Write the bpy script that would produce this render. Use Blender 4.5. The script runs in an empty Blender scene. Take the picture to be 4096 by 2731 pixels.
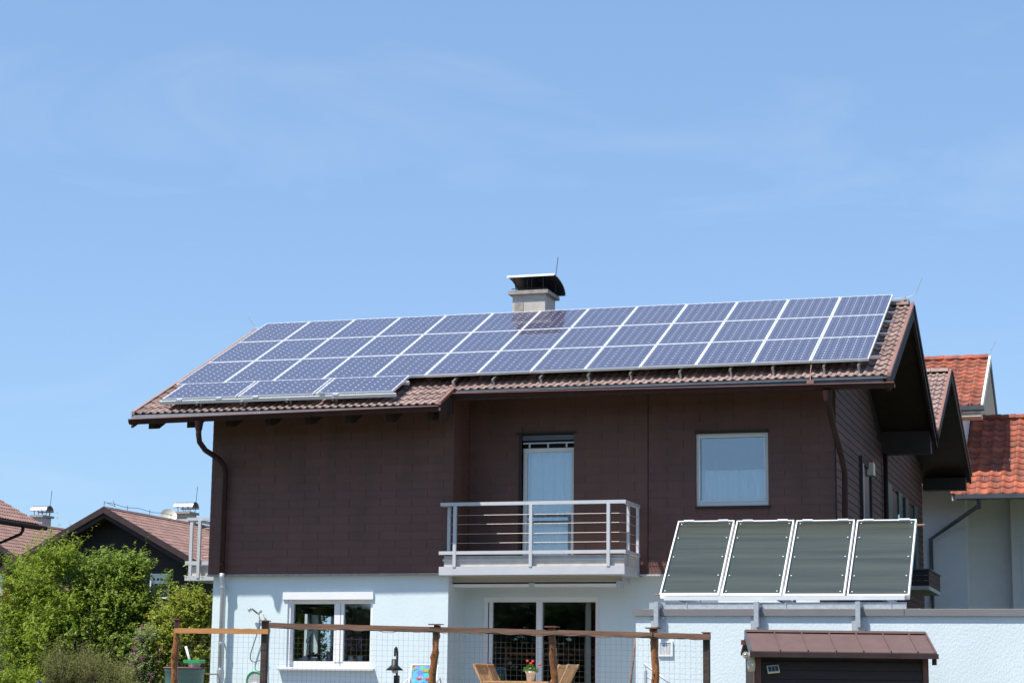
import bpy, math, random
import numpy as np
from mathutils import Vector, Matrix, Euler

# ------------------------------------------------------------------ camera, sky, sun, exposure
ZO = 8.1                                   # the terrace lies at z = 0 in the finished scene
scene = bpy.context.scene
CAMP = np.array([17.04285, -37.53986, -7.50056])
CAMM = np.array([[0.9556349, -0.2918271, 0.0399852],
                 [0.2943267, 0.9407312, -0.1685129],
                 [0.0115613, 0.1728055, 0.9848881]])     # columns: right, forward, up
FPX = 7926.487
cam_d = bpy.data.cameras.new('camera')
cam = bpy.data.objects.new('camera', cam_d)
scene.collection.objects.link(cam)
r, f, u = (Vector(CAMM[:, i]) for i in range(3))
mw = Matrix((( r.x, u.x, -f.x, 0), (r.y, u.y, -f.y, 0), (r.z, u.z, -f.z, 0), (0, 0, 0, 1)))
mw.translation = Vector((CAMP[0], CAMP[1], CAMP[2] + ZO))
cam.matrix_world = mw
cam_d.sensor_width = 36.0
cam_d.lens = FPX / 4096 * 36
cam_d.clip_end = 4000
scene.camera = cam

SUN_TRAVEL = Vector((0.85, 1.0, -2.30)).normalized()
to_sun = -SUN_TRAVEL
SUN_EL = math.asin(to_sun.z)
SUN_AZ = math.atan2(to_sun.x, to_sun.y)
world = bpy.data.worlds.new('World'); scene.world = world; world.use_nodes = True
wn = world.node_tree; wn.nodes.clear()
wo = wn.nodes.new('ShaderNodeOutputWorld'); bg = wn.nodes.new('ShaderNodeBackground')
sky = wn.nodes.new('ShaderNodeTexSky'); sky.sky_type = 'NISHITA'; sky.sun_disc = False
sky.sun_elevation = SUN_EL; sky.sun_rotation = SUN_AZ
sky.altitude = 600; sky.air_density = 1.0; sky.dust_density = 0.6; sky.ozone_density = 2.0
bg.inputs['Strength'].default_value = 0.134
# thin cirrus: streaky noise over the sky direction
tc = wn.nodes.new('ShaderNodeTexCoord')
mp = wn.nodes.new('ShaderNodeMapping'); mp.inputs['Rotation'].default_value = (0.25, 0.55, 0.35)
mp.inputs['Scale'].default_value = (2.2, 2.2, 7.5)
nz = wn.nodes.new('ShaderNodeTexNoise'); nz.inputs['Scale'].default_value = 2.1
nz.inputs['Detail'].default_value = 7; nz.inputs['Roughness'].default_value = 0.58; nz.inputs['Distortion'].default_value = 0.7
rp = wn.nodes.new('ShaderNodeValToRGB')
rp.color_ramp.elements[0].position = 0.50; rp.color_ramp.elements[0].color = (0, 0, 0, 1)
rp.color_ramp.elements[1].position = 0.85; rp.color_ramp.elements[1].color = (0.20, 0.20, 0.20, 1)
mx = wn.nodes.new('ShaderNodeMix'); mx.data_type = 'RGBA'
mx.inputs[7].default_value = (4.6, 5.1, 5.7, 1)
wn.links.new(tc.outputs['Generated'], mp.inputs['Vector']); wn.links.new(mp.outputs['Vector'], nz.inputs['Vector'])
wn.links.new(nz.outputs['Fac'], rp.inputs['Fac']); wn.links.new(rp.outputs['Color'], mx.inputs[0])
gm = wn.nodes.new('ShaderNodeGamma'); gm.inputs['Gamma'].default_value = 0.50
tn = wn.nodes.new('ShaderNodeMix'); tn.data_type = 'RGBA'; tn.blend_type = 'MULTIPLY'; tn.inputs[0].default_value = 1
tn.inputs[7].default_value = (1.25, 1.68, 2.22, 1)          # clear alpine blue
wn.links.new(sky.outputs['Color'], gm.inputs['Color']); wn.links.new(gm.outputs['Color'], tn.inputs[6])
wn.links.new(tn.outputs[2], mx.inputs[6]); wn.links.new(mx.outputs[2], bg.inputs['Color'])
wn.links.new(bg.outputs['Background'], wo.inputs['Surface'])

sun_d = bpy.data.lights.new('sun', 'SUN'); sun_d.energy = 5.0; sun_d.angle = math.radians(0.53)
sun_d.color = (1.0, 0.95, 0.87)
sun = bpy.data.objects.new('sun', sun_d); scene.collection.objects.link(sun)
sun.rotation_euler = SUN_TRAVEL.to_track_quat('-Z', 'Y').to_euler()
sun.location = (-20, -30, 60)

vs = scene.view_settings
vs.view_transform = 'Standard'; vs.look = 'None'; vs.gamma = 1.0; vs.use_curve_mapping = False
vs.exposure = 0.42

# ------------------------------------------------------------------ helpers
rnd = random.Random(7)
COL = scene.collection

def ray(px, py):
    return CAMM @ np.array([(px - 2048) / FPX, 1.0, -(py - 1365.5) / FPX])
def hit(px, py, axis, val):
    d = ray(px, py); t = (val - CAMP[axis]) / d[axis]
    return CAMP + t * d
def hY(px, py, y): return Vector(hit(px, py, 1, y))
def hX(px, py, x): return Vector(hit(px, py, 0, x))
def z4(a, b): return (a / 2.0078, 1950 + b / 2.0078)
def z5(a, b): return (650 + a / 2.138, 2200 + b / 2.138)
def z6(a, b): return (1550 + a / 2.0078, 1950 + b / 2.0078)
def z7(a, b): return (2500 + a / 1.809, 1950 + b / 1.809)
def z9(a, b): return (2480 + a / 3.4767, 2280 + b / 3.4767)

def lin(c):
    c /= 255.0
    return c / 12.92 if c <= 0.04045 else ((c + 0.055) / 1.055) ** 2.4
def rgb(r, g, b): return (lin(r), lin(g), lin(b), 1)

class MB:
    def __init__(s): s.v = []; s.f = []
    def quad(s, a, b, c, d):
        n = len(s.v); s.v += [tuple(a), tuple(b), tuple(c), tuple(d)]; s.f.append((n, n+1, n+2, n+3)); return s
    def tri(s, a, b, c):
        n = len(s.v); s.v += [tuple(a), tuple(b), tuple(c)]; s.f.append((n, n+1, n+2)); return s
    def box(s, x0, x1, y0, y1, z0, z1):
        n = len(s.v)
        s.v += [(x0,y0,z0),(x1,y0,z0),(x1,y1,z0),(x0,y1,z0),(x0,y0,z1),(x1,y0,z1),(x1,y1,z1),(x0,y1,z1)]
        s.f += [(n,n+3,n+2,n+1),(n+4,n+5,n+6,n+7),(n,n+1,n+5,n+4),(n+1,n+2,n+6,n+5),(n+2,n+3,n+7,n+6),(n+3,n,n+4,n+7)]
        return s
    def prism(s, poly, axis, a, b):
        """poly: 2D points; axis 0: (y,z) extruded in x; 1: (x,z) in y; 2: (x,y) in z"""
        def P(p, t):
            return (t, p[0], p[1]) if axis == 0 else (p[0], t, p[1]) if axis == 1 else (p[0], p[1], t)
        n = len(s.v); k = len(poly)
        s.v += [P(p, a) for p in poly] + [P(p, b) for p in poly]
        s.f.append(tuple(range(n, n+k))); s.f.append(tuple(range(n+2*k-1, n+k-1, -1)))
        for i in range(k):
            j = (i+1) % k; s.f.append((n+i, n+k+i, n+k+j, n+j))
        return s
    def beam(s, a, b, w, h, up=(0, 0, 1)):
        a = Vector(a); b = Vector(b); d = (b-a).normalized(); up = Vector(up)
        if abs(d.dot(up)) > .98: up = Vector((0, 1, 0))
        sx = d.cross(up).normalized(); sz = sx.cross(d).normalized()
        n = len(s.v)
        for p in (a, b):
            for i, j in ((-1,-1),(1,-1),(1,1),(-1,1)):
                s.v.append(tuple(p + sx*(i*w/2) + sz*(j*h/2)))
        s.f += [(n,n+1,n+2,n+3),(n+7,n+6,n+5,n+4)] + [(n+i, n+4+i, n+4+(i+1)%4, n+(i+1)%4) for i in range(4)]
        return s
    def tube(s, pts, rad, k=8, cap=True):
        pts = [Vector(p) for p in pts]; m = len(pts)
        rads = rad if isinstance(rad, (list, tuple)) else [rad]*m
        n = len(s.v); prev = None
        for i, p in enumerate(pts):
            d = (pts[min(i+1, m-1)] - pts[max(i-1, 0)]).normalized()
            if prev is None:
                ref = Vector((0, 0, 1)) if abs(d.z) < .9 else Vector((1, 0, 0))
                prev = d.cross(ref).normalized()
            x = (prev - d*prev.dot(d)).normalized(); y = d.cross(x); prev = x
            for q in range(k):
                a = 2*math.pi*q/k; s.v.append(tuple(p + (x*math.cos(a) + y*math.sin(a))*rads[i]))
        for i in range(m-1):
            for q in range(k):
                a = n+i*k+q; b = n+i*k+(q+1) % k; s.f.append((a, b, b+k, a+k))
        if cap:
            s.f.append(tuple(range(n+k-1, n-1, -1))); s.f.append(tuple(range(n+(m-1)*k, n+m*k)))
        return s
    def lathe(s, prof, c=(0, 0, 0), k=20):
        n = len(s.v); m = len(prof)
        for rr, z in prof:
            for q in range(k):
                a = 2*math.pi*q/k; s.v.append((c[0]+rr*math.cos(a), c[1]+rr*math.sin(a), c[2]+z))
        for i in range(m-1):
            for q in range(k):
                a = n+i*k+q; b = n+i*k+(q+1) % k; s.f.append((a, b, b+k, a+k))
        return s
    def sphere(s, c, r, k=10, sq=(1, 1, 1)):
        n = len(s.v)
        for i in range(k+1):
            t = math.pi*i/k
            for q in range(2*k):
                a = math.pi*q/k
                s.v.append((c[0]+sq[0]*r*math.sin(t)*math.cos(a), c[1]+sq[1]*r*math.sin(t)*math.sin(a), c[2]+sq[2]*r*math.cos(t)))
        for i in range(k):
            for q in range(2*k):
                a = n+i*2*k+q; b = n+i*2*k+(q+1) % (2*k); s.f.append((a, a+2*k, b+2*k, b))
        return s
    def mesh(s, name, smooth=False):
        me = bpy.data.meshes.new(name); me.from_pydata(s.v, [], s.f); me.update()
        if smooth:
            me.polygons.foreach_set('use_smooth', [True]*len(me.polygons))
        return me

def link(name, me, mat, parent=None, loc=(0, 0, 0), rot=(0, 0, 0), kind=None):
    o = bpy.data.objects.new(name, me); COL.objects.link(o)
    if mat is not None and len(me.materials) == 0: me.materials.append(mat)
    o.location = loc; o.rotation_euler = rot
    if parent is not None: o.parent = parent
    if kind: o['kind'] = kind
    return o
def part(name, mb, mat, parent, smooth=False, loc=None, rot=(0, 0, 0), kind=None):
    """a part; world coordinates are turned local to an unrotated top-level thing"""
    me = mb.mesh(name, smooth)
    if loc is None:
        loc = -parent.location if (parent is not None and parent.parent is None) else (0, 0, 0)
    return link(name, me, mat, parent, loc, rot, kind)
def tag(o, label, cat, group=None):
    o['label'] = label; o['category'] = cat
    if group: o['group'] = group
    return o
def thing(name, loc, label, cat, group=None, rot=(0, 0, 0)):
    o = bpy.data.objects.new(name, None); COL.objects.link(o); o.empty_display_size = .2
    o.location = loc; o.rotation_euler = rot
    return tag(o, label, cat, group)
def solo(name, mb, mat, label, cat, group=None, smooth=False, loc=(0, 0, 0)):
    return tag(link(name, mb.mesh(name, smooth), mat, None, loc), label, cat, group)
def copy_tree(o, parent=None):
    c = o.copy(); COL.objects.link(c); c.parent = parent
    for ch in [x for x in scene.objects if x.parent == o]: copy_tree(ch, c)
    return c

# ------------------------------------------------------------------ materials
def mat(name, col, rough=.6, metal=0., var=0., vscale=4., bump=0., bscale=60., bdist=.01, coat=0., spec=.5,
        rand=0., col2=None, stretch=(1, 1, 1), trans=0., island=False, bdetail=4):
    m = bpy.data.materials.new(name); m.use_nodes = True
    nt = m.node_tree; b = nt.nodes['Principled BSDF']
    b.inputs['Base Color'].default_value = col; b.inputs['Roughness'].default_value = rough
    b.inputs['Metallic'].default_value = metal; b.inputs['Specular IOR Level'].default_value = spec
    if coat: b.inputs['Coat Weight'].default_value = coat; b.inputs['Coat Roughness'].default_value = .02
    L = nt.links.new
    tcn = nt.nodes.new('ShaderNodeTexCoord'); mpn = nt.nodes.new('ShaderNodeMapping'); mpn.inputs['Scale'].default_value = stretch
    geo = nt.nodes.new('ShaderNodeNewGeometry')
    L(geo.outputs['Position'], mpn.inputs['Vector'])
    last = None
    if var or col2:
        n = nt.nodes.new('ShaderNodeTexNoise'); n.inputs['Scale'].default_value = vscale; n.inputs['Detail'].default_value = 6
        n.inputs['Roughness'].default_value = .62
        L(mpn.outputs['Vector'], n.inputs['Vector'])
        rr = nt.nodes.new('ShaderNodeValToRGB'); rr.color_ramp.elements[0].position = .32; rr.color_ramp.elements[1].position = .68
        c = Vector(col[:3])
        rr.color_ramp.elements[0].color = (*(c*(1-var)), 1)
        rr.color_ramp.elements[1].color = tuple(col2) if col2 else (*(c*(1+var)), 1)
        L(n.outputs['Fac'], rr.inputs['Fac']); last = rr.outputs['Color']
    if rand:
        oi = nt.nodes.new('ShaderNodeObjectInfo')
        ad = nt.nodes.new('ShaderNodeMath'); ad.operation = 'ADD'
        L(oi.outputs['Random'], ad.inputs[0]); L(geo.outputs['Random Per Island'], ad.inputs[1])
        fr = nt.nodes.new('ShaderNodeMath'); fr.operation = 'FRACT'; L(ad.outputs[0], fr.inputs[0])
        mr = nt.nodes.new('ShaderNodeMapRange'); mr.inputs['To Min'].default_value = 1-rand; mr.inputs['To Max'].default_value = 1+rand
        L(fr.outputs[0], mr.inputs['Value'])
        mxn = nt.nodes.new('ShaderNodeMix'); mxn.data_type = 'RGBA'; mxn.blend_type = 'MULTIPLY'; mxn.inputs[0].default_value = 1
        if last is not None: L(last, mxn.inputs[6])
        else: mxn.inputs[6].default_value = col
        L(mr.outputs['Result'], mxn.inputs[7]); last = mxn.outputs[2]
    if last is not None: L(last, b.inputs['Base Color'])
    if bump:
        n2 = nt.nodes.new('ShaderNodeTexNoise'); n2.inputs['Scale'].default_value = bscale; n2.inputs['Detail'].default_value = bdetail
        L(mpn.outputs['Vector'], n2.inputs['Vector'])
        bn = nt.nodes.new('ShaderNodeBump'); bn.inputs['Strength'].default_value = bump; bn.inputs['Distance'].default_value = bdist
        L(n2.outputs['Fac'], bn.inputs['Height']); L(bn.outputs['Normal'], b.inputs['Normal'])
    return m

def glass_mat(name, base, boost, tint=(.9, .95, .97, 1), rough=.01):
    m = bpy.data.materials.new(name); m.use_nodes = True; nt = m.node_tree; nt.nodes.clear(); L = nt.links.new
    out = nt.nodes.new('ShaderNodeOutputMaterial'); ms = nt.nodes.new('ShaderNodeMixShader')
    tr = nt.nodes.new('ShaderNodeBsdfTransparent'); tr.inputs['Color'].default_value = tint
    gl = nt.nodes.new('ShaderNodeBsdfGlossy'); gl.inputs['Roughness'].default_value = rough; gl.inputs['Color'].default_value = (.92, .96, 1, 1)
    fr = nt.nodes.new('ShaderNodeFresnel'); fr.inputs['IOR'].default_value = 1.5
    ma = nt.nodes.new('ShaderNodeMath'); ma.operation = 'MULTIPLY_ADD'; ma.use_clamp = True
    ma.inputs[1].default_value = boost; ma.inputs[2].default_value = base
    n = nt.nodes.new('ShaderNodeTexNoise'); n.inputs['Scale'].default_value = 1.3; n.inputs['Detail'].default_value = 1
    bn = nt.nodes.new('ShaderNodeBump'); bn.inputs['Strength'].default_value = .05; bn.inputs['Distance'].default_value = .02
    L(n.outputs['Fac'], bn.inputs['Height']); L(bn.outputs['Normal'], gl.inputs['Normal'])
    L(fr.outputs[0], ma.inputs[0]); L(ma.outputs[0], ms.inputs[0]); L(tr.outputs[0], ms.inputs[1]); L(gl.outputs[0], ms.inputs[2])
    L(ms.outputs[0], out.inputs['Surface'])
    return m

def leaf_mat(name, c1, c2, c3=None):
    m = bpy.data.materials.new(name); m.use_nodes = True; nt = m.node_tree; nt.nodes.clear(); L = nt.links.new
    out = nt.nodes.new('ShaderNodeOutputMaterial'); geo = nt.nodes.new('ShaderNodeNewGeometry')
    rr = nt.nodes.new('ShaderNodeValToRGB'); rr.color_ramp.elements[0].color = c1; rr.color_ramp.elements[1].color = c2
    if c3: e = rr.color_ramp.elements.new(.93); e.color = c2; rr.color_ramp.elements[2].color = c3
    L(geo.outputs['Random Per Island'], rr.inputs['Fac'])
    b = nt.nodes.new('ShaderNodeBsdfPrincipled'); b.inputs['Roughness'].default_value = .5; b.inputs['Specular IOR Level'].default_value = .28
    t = nt.nodes.new('ShaderNodeBsdfTranslucent'); ms = nt.nodes.new('ShaderNodeMixShader'); ms.inputs[0].default_value = .42
    L(rr.outputs['Color'], b.inputs['Base Color']); L(rr.outputs['Color'], t.inputs['Color'])
    L(b.outputs[0], ms.inputs[1]); L(t.outputs[0], ms.inputs[2]); L(ms.outputs[0], out.inputs['Surface'])
    return m

M = {}
M['shingle'] = mat('brown_fibre_cement', (.124, .056, .042, 1), .62, var=.13, vscale=2.4, rand=.06, bump=.3, bscale=90, bdist=.004, stretch=(1, 1, .28))
M['backing'] = mat('dark_backing', (.016, .012, .011, 1), .8)
M['boards'] = mat('brown_boards', (.108, .048, .034, 1), .65, var=.2, spec=.2, vscale=3, rand=.14, bump=.3, bscale=30, bdist=.004, stretch=(1, .15, 1))
M['dark_wood'] = mat('dark_stained_wood', (.030, .017, .013, 1), .7, var=.25, vscale=5, bump=.2, bscale=40, bdist=.004)
M['render'] = mat('pale_blue_render', (.655, .748, .768, 1), .9, var=.035, vscale=1.3, bump=.38, bscale=38, bdist=.010, spec=.2, bdetail=7, stretch=(1, 1, .45))
M['render_rough'] = mat('pale_blue_rough_render', (.65, .735, .760, 1), .9, var=.035, vscale=1.3, bump=.5, bscale=34, bdist=.013, spec=.2, bdetail=8, stretch=(1, 1, .6))
M['white'] = mat('white_pvc', (.80, .80, .80, 1), .38, var=.02, vscale=3)
M['cream'] = mat('cream_frame', (.76, .75, .72, 1), .4)
M['sill'] = mat('light_metal_sill', (.62, .62, .64, 1), .4, metal=.3)
M['tile'] = mat('brown_concrete_tile', (.272, .185, .160, 1), .86, var=.22, vscale=9, rand=.16, bump=.5, bscale=70, bdist=.005)
M['otile'] = mat('orange_clay_tile', (.44, .098, .040, 1), .74, col2=(.15, .055, .038, 1), var=.05, vscale=3.4, rand=.34, bump=.3, bscale=50, bdist=.004)
M['copper'] = mat('brown_gutter', (.034, .0125, .0110, 1), .6, metal=.0, var=.25, vscale=6, spec=.25)
M['verge'] = mat('brown_verge_metal', (.25, .125, .095, 1), .55, var=.15, vscale=5)
M['flash'] = mat('grey_flashing', (.125, .132, .148, 1), .5, metal=.4, var=.15, vscale=7)
M['fascia'] = mat('grey_brown_fascia', (.055, .038, .038, 1), .7, var=.2, vscale=5, spec=.15)
M['alu'] = mat('anodised_aluminium', (.88, .88, .88, 1), .36, metal=.35, spec=.6)
M['rail_alu'] = mat('mounting_aluminium', (.72, .72, .72, 1), .25, metal=.9)
M['galv'] = mat('galvanised_steel', (.50, .53, .56, 1), .48, metal=.45, var=.14, vscale=22)
M['paint_grey'] = mat('light_grey_paint', (.52, .535, .565, 1), .42, var=.05)
M['cable'] = mat('steel_cable', (.42, .37, .33, 1), .5, metal=.3)
M['concrete'] = mat('grey_concrete', (.52, .475, .43, 1), .85, var=.12, vscale=7, bump=.4, bscale=60)
M['concrete_d'] = mat('weathered_slab', (.33, .295, .265, 1), .85, var=.25, vscale=9, bump=.4, bscale=60)
M['backsheet'] = mat('white_backsheet', (.66, .66, .69, 1), .4, coat=1.)
M['cell'] = mat('blue_silicon_cell', (.066, .060, .112, 1), .35, coat=1., rand=.08)
M['steel_dark'] = mat('dark_steel', (.03, .03, .032, 1), .45, metal=.4)
M['cowl'] = mat('cowl_steel', (.52, .53, .55, 1), .33, metal=.85, var=.06)
M['pane_up'] = glass_mat('window_glass_upper', .11, 1.4)
M['pane'] = glass_mat('window_glass', .03, 1.3)
M['cglass'] = glass_mat('collector_glass', .0, .12, (.90, .93, .92, 1), rough=.13)
M['curtain'] = mat('white_curtain', (.72, .74, .75, 1), .9)
M['room'] = mat('room_wall', (.30, .28, .26, 1), .9, var=.1)
M['room_floor'] = mat('room_floor', (.16, .09, .05, 1), .6)
M['red'] = mat('red_curtain', (.30, .012, .018, 1), .8)
M['absorber'] = mat('collector_absorber', (.052, .052, .041, 1), .6, col2=(.102, .099, .080, 1), var=.08, spec=.08, vscale=2.6, stretch=(.10, 3.5, 3.5))
M['coping'] = mat('grey_coping', (.225, .215, .22, 1), .45, metal=.25, var=.05)
M['shed_roof'] = mat('brown_sheet_metal', (.140, .085, .074, 1), .5, var=.10, vscale=5)
M['shed_wood'] = mat('dark_shed_boards', (.026, .0145, .0115, 1), .6, var=.3, vscale=5, rand=.15, stretch=(.3, .3, 3), bump=.3, bscale=40)
M['shed_post'] = mat('red_brown_post', (.14, .055, .036, 1), .55, var=.3, vscale=6, stretch=(4, 4, .5))
M['log'] = mat('varnished_log', (.47, .175, .042, 1), .36, col2=(.17, .060, .022, 1), var=.2, vscale=7, stretch=(2, 2, .6), bump=.6, bscale=16, bdist=.01)
M['rail_new'] = mat('orange_timber', (.50, .225, .075, 1), .5, var=.15, vscale=6, stretch=(.3, 3, 4))
M['rail_old'] = mat('weathered_timber', (.135, .068, .042, 1), .65, col2=(.26, .135, .085, 1), var=.35, vscale=5, stretch=(.35, 3, 5), bump=.4, bscale=20)
M['post_dark'] = mat('dark_square_post', (.060, .038, .030, 1), .6, var=.4, vscale=8, stretch=(1, 1, 2))
M['cap'] = mat('post_cap_shingle', (.17, .062, .05, 1), .8, var=.2)
M['wire'] = mat('fence_wire', (.13, .105, .09, 1), .6)
M['teak'] = mat('teak', (.50, .285, .135, 1), .5, var=.16, vscale=6, stretch=(1, 1, 1), rand=.12)
M['pot'] = mat('white_pot', (.78, .77, .76, 1), .45)
M['black'] = mat('black_metal', (.018, .019, .022, 1), .5)
M['lampglass'] = mat('opal_lamp_glass', (.75, .72, .66, 1), .2)
M['green_plastic'] = mat('green_plastic', (.02, .34, .09, 1), .35)
M['teal_plastic'] = mat('teal_barrel_plastic', (.075, .18, .155, 1), .42, var=.1)
M['grey_plastic'] = mat('grey_plastic', (.42, .43, .43, 1), .45)
M['hose'] = mat('tan_hose', (.50, .40, .22, 1), .5)
M['grey_hose'] = mat('grey_hose', (.13, .14, .15, 1), .35, metal=.5)
M['chrome'] = mat('chrome', (.75, .75, .76, 1), .12, metal=1.)
M['zinc'] = mat('zinc_pipe', (.52, .55, .58, 1), .38, metal=.6, var=.06)
M['blue_ball'] = mat('blue_mirror_ball', (.05, .02, .55, 1), .06, metal=.9)
M['green_shutter'] = mat('dark_green_shutter', (.020, .075, .062, 1), .5)
M['red_shutter'] = mat('red_shutter', (.40, .02, .02, 1), .5)
M['wall_white'] = mat('white_render', (.82, .77, .74, 1), .9, var=.03, bump=.3, bscale=25)
M['wall_cream'] = mat('cream_render', (.58, .53, .47, 1), .9)
M['clad_dark'] = mat('dark_board_cladding', (.022, .0175, .0155, 1), .75, var=.2, vscale=3, rand=.2)
M['far_tile'] = mat('far_brown_tile', (.25, .145, .122, 1), .86, var=.15, vscale=3, rand=.14)
M['dish'] = mat('satellite_dish', (.62, .58, .48, 1), .5)
M['screen'] = mat('tiny_solar_cell', (.10, .10, .12, 1), .25, coat=.6)
M['grass'] = mat('grass_ground', (.050, .066, .022, 1), .9, var=.4, vscale=1.5, bump=.6, bscale=30)
M['paving'] = mat('terrace_paving', (.20, .185, .165, 1), .85, var=.12, vscale=3, bump=.3, bscale=40)
M['leaf_a'] = leaf_mat('leaf_bright', (.130, .215, .012, 1), (.350, .430, .040, 1))
M['leaf_b'] = leaf_mat('leaf_privet', (.080, .165, .012, 1), (.310, .390, .050, 1))
M['leaf_c'] = leaf_mat('leaf_reddish', (.160, .220, .018, 1), (.380, .430, .050, 1), (.42, .20, .06, 1))
M['leaf_d'] = leaf_mat('leaf_twiggy', (.170, .200, .040, 1), (.360, .370, .110, 1))
M['leaf_e'] = leaf_mat('leaf_grey_green', (.170, .235, .070, 1), (.370, .430, .170, 1))
M['leaf_far'] = leaf_mat('leaf_far', (.025, .050, .012, 1), (.055, .095, .025, 1))
M['bark'] = mat('bark', (.085, .060, .042, 1), .9, var=.3, vscale=20)
M['petal_w'] = mat('white_petal', (.80, .80, .76, 1), .6)
M['petal_p'] = mat('purple_petal', (.40, .13, .36, 1), .6)
M['petal_v'] = mat('magenta_blossom', (.26, .03, .17, 1), .7)
M['petal_r'] = mat('red_petal', (.70, .05, .03, 1), .6)
M['petal_o'] = mat('yellow_petal', (.80, .35, .02, 1), .6)
M['plant'] = mat('house_plant_green', (.13, .24, .04, 1), .5)
M['plant_dark'] = mat('dark_plant', (.02, .014, .018, 1), .6)
M['glassvase'] = mat('silver_vase', (.45, .47, .48, 1), .2, metal=.6)
M['beige'] = mat('beige_plastic', (.62, .56, .44, 1), .5)
M['sfr'] = mat('cream_plastic', (.72, .72, .52, 1), .45)

def floral():
    m = bpy.data.materials.new('floral_print'); m.use_nodes = True; nt = m.node_tree; L = nt.links.new
    b = nt.nodes['Principled BSDF']; b.inputs['Roughness'].default_value = .85
    t = nt.nodes.new('ShaderNodeTexCoord')
    v = nt.nodes.new('ShaderNodeTexVoronoi'); v.inputs['Scale'].default_value = 11; v.inputs['Randomness'].default_value = .9
    n = nt.nodes.new('ShaderNodeTexNoise'); n.inputs['Scale'].default_value = 16; n.inputs['Detail'].default_value = 3
    ms = nt.nodes.new('ShaderNodeMix'); ms.data_type = 'RGBA'; ms.blend_type = 'LINEAR_LIGHT'; ms.inputs[0].default_value = .06
    L(t.outputs['Object'], ms.inputs[6]); L(n.outputs['Color'], ms.inputs[7]); L(ms.outputs[2], v.inputs['Vector'])
    s = nt.nodes.new('ShaderNodeSeparateColor'); L(v.outputs['Color'], s.inputs[0])
    r_ = nt.nodes.new('ShaderNodeValToRGB'); r_.color_ramp.interpolation = 'CONSTANT'
    cols = [(0, (.10, .38, .62, 1)), (.28, (.05, .50, .48, 1)), (.48, (.14, .22, .60, 1)), (.62, (.30, .45, .72, 1)), (.76, (.12, .46, .20, 1)), (.90, (.75, .30, .42, 1))]
    e = r_.color_ramp.elements; e[0].position, e[0].color = cols[0]; e[1].position, e[1].color = cols[1]
    for p, c in cols[2:]: k = e.new(p); k.color = c
    L(s.outputs[0], r_.inputs['Fac']); L(r_.outputs['Color'], b.inputs['Base Color'])
    return m
M['floral'] = floral()

# ------------------------------------------------------------------ generic builders
def wall_y(mb, x0, x1, z0, z1, yf, yb, opens=()):
    """wall slab facing -Y with rectangular openings (x0,x1,z0,z1); reveals included"""
    xs = sorted({x0, x1, *[o[0] for o in opens], *[o[1] for o in opens]})
    zs = sorted({z0, z1, *[o[2] for o in opens], *[o[3] for o in opens]})
    xs = [x for x in xs if x0 <= x <= x1]; zs = [z for z in zs if z0 <= z <= z1]
    for i in range(len(xs)-1):
        for j in range(len(zs)-1):
            cx, cz = (xs[i]+xs[i+1])/2, (zs[j]+zs[j+1])/2
            if any(o[0] < cx < o[1] and o[2] < cz < o[3] for o in opens): continue
            a, b, c, d = xs[i], xs[i+1], zs[j], zs[j+1]
            mb.quad((a, yf, c), (b, yf, c), (b, yf, d), (a, yf, d))
            mb.quad((b, yb, c), (a, yb, c), (a, yb, d), (b, yb, d))
    for a, b, c, d in opens:
        mb.quad((a, yf, c), (a, yb, c), (b, yb, c), (b, yf, c)); mb.quad((a, yf, d), (b, yf, d), (b, yb, d), (a, yb, d))
        mb.quad((a, yf, c), (a, yf, d), (a, yb, d), (a, yb, c)); mb.quad((b, yf, c), (b, yb, c), (b, yb, d), (b, yf, d))
    mb.quad((x0, yf, z0), (x0, yf, z1), (x0, yb, z1), (x0, yb, z0)); mb.quad((x1, yf, z0), (x1, yb, z0), (x1, yb, z1), (x1, yf, z1))
    mb.quad((x0, yf, z1), (x1, yf, z1), (x1, yb, z1), (x0, yb, z1)); mb.quad((x0, yf, z0), (x0, yb, z0), (x1, yb, z0), (x1, yf, z0))
    return mb
def frame_y(mb, x0, x1, z0, z1, yf, yb, w, wb=None):
    wb = wb or w
    mb.box(x0, x0+w, yf, yb, z0, z1); mb.box(x1-w, x1, yf, yb, z0, z1)
    mb.box(x0+w, x1-w, yf, yb, z0, z0+wb); mb.box(x0+w, x1-w, yf, yb, z1-w, z1)
    return mb

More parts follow.
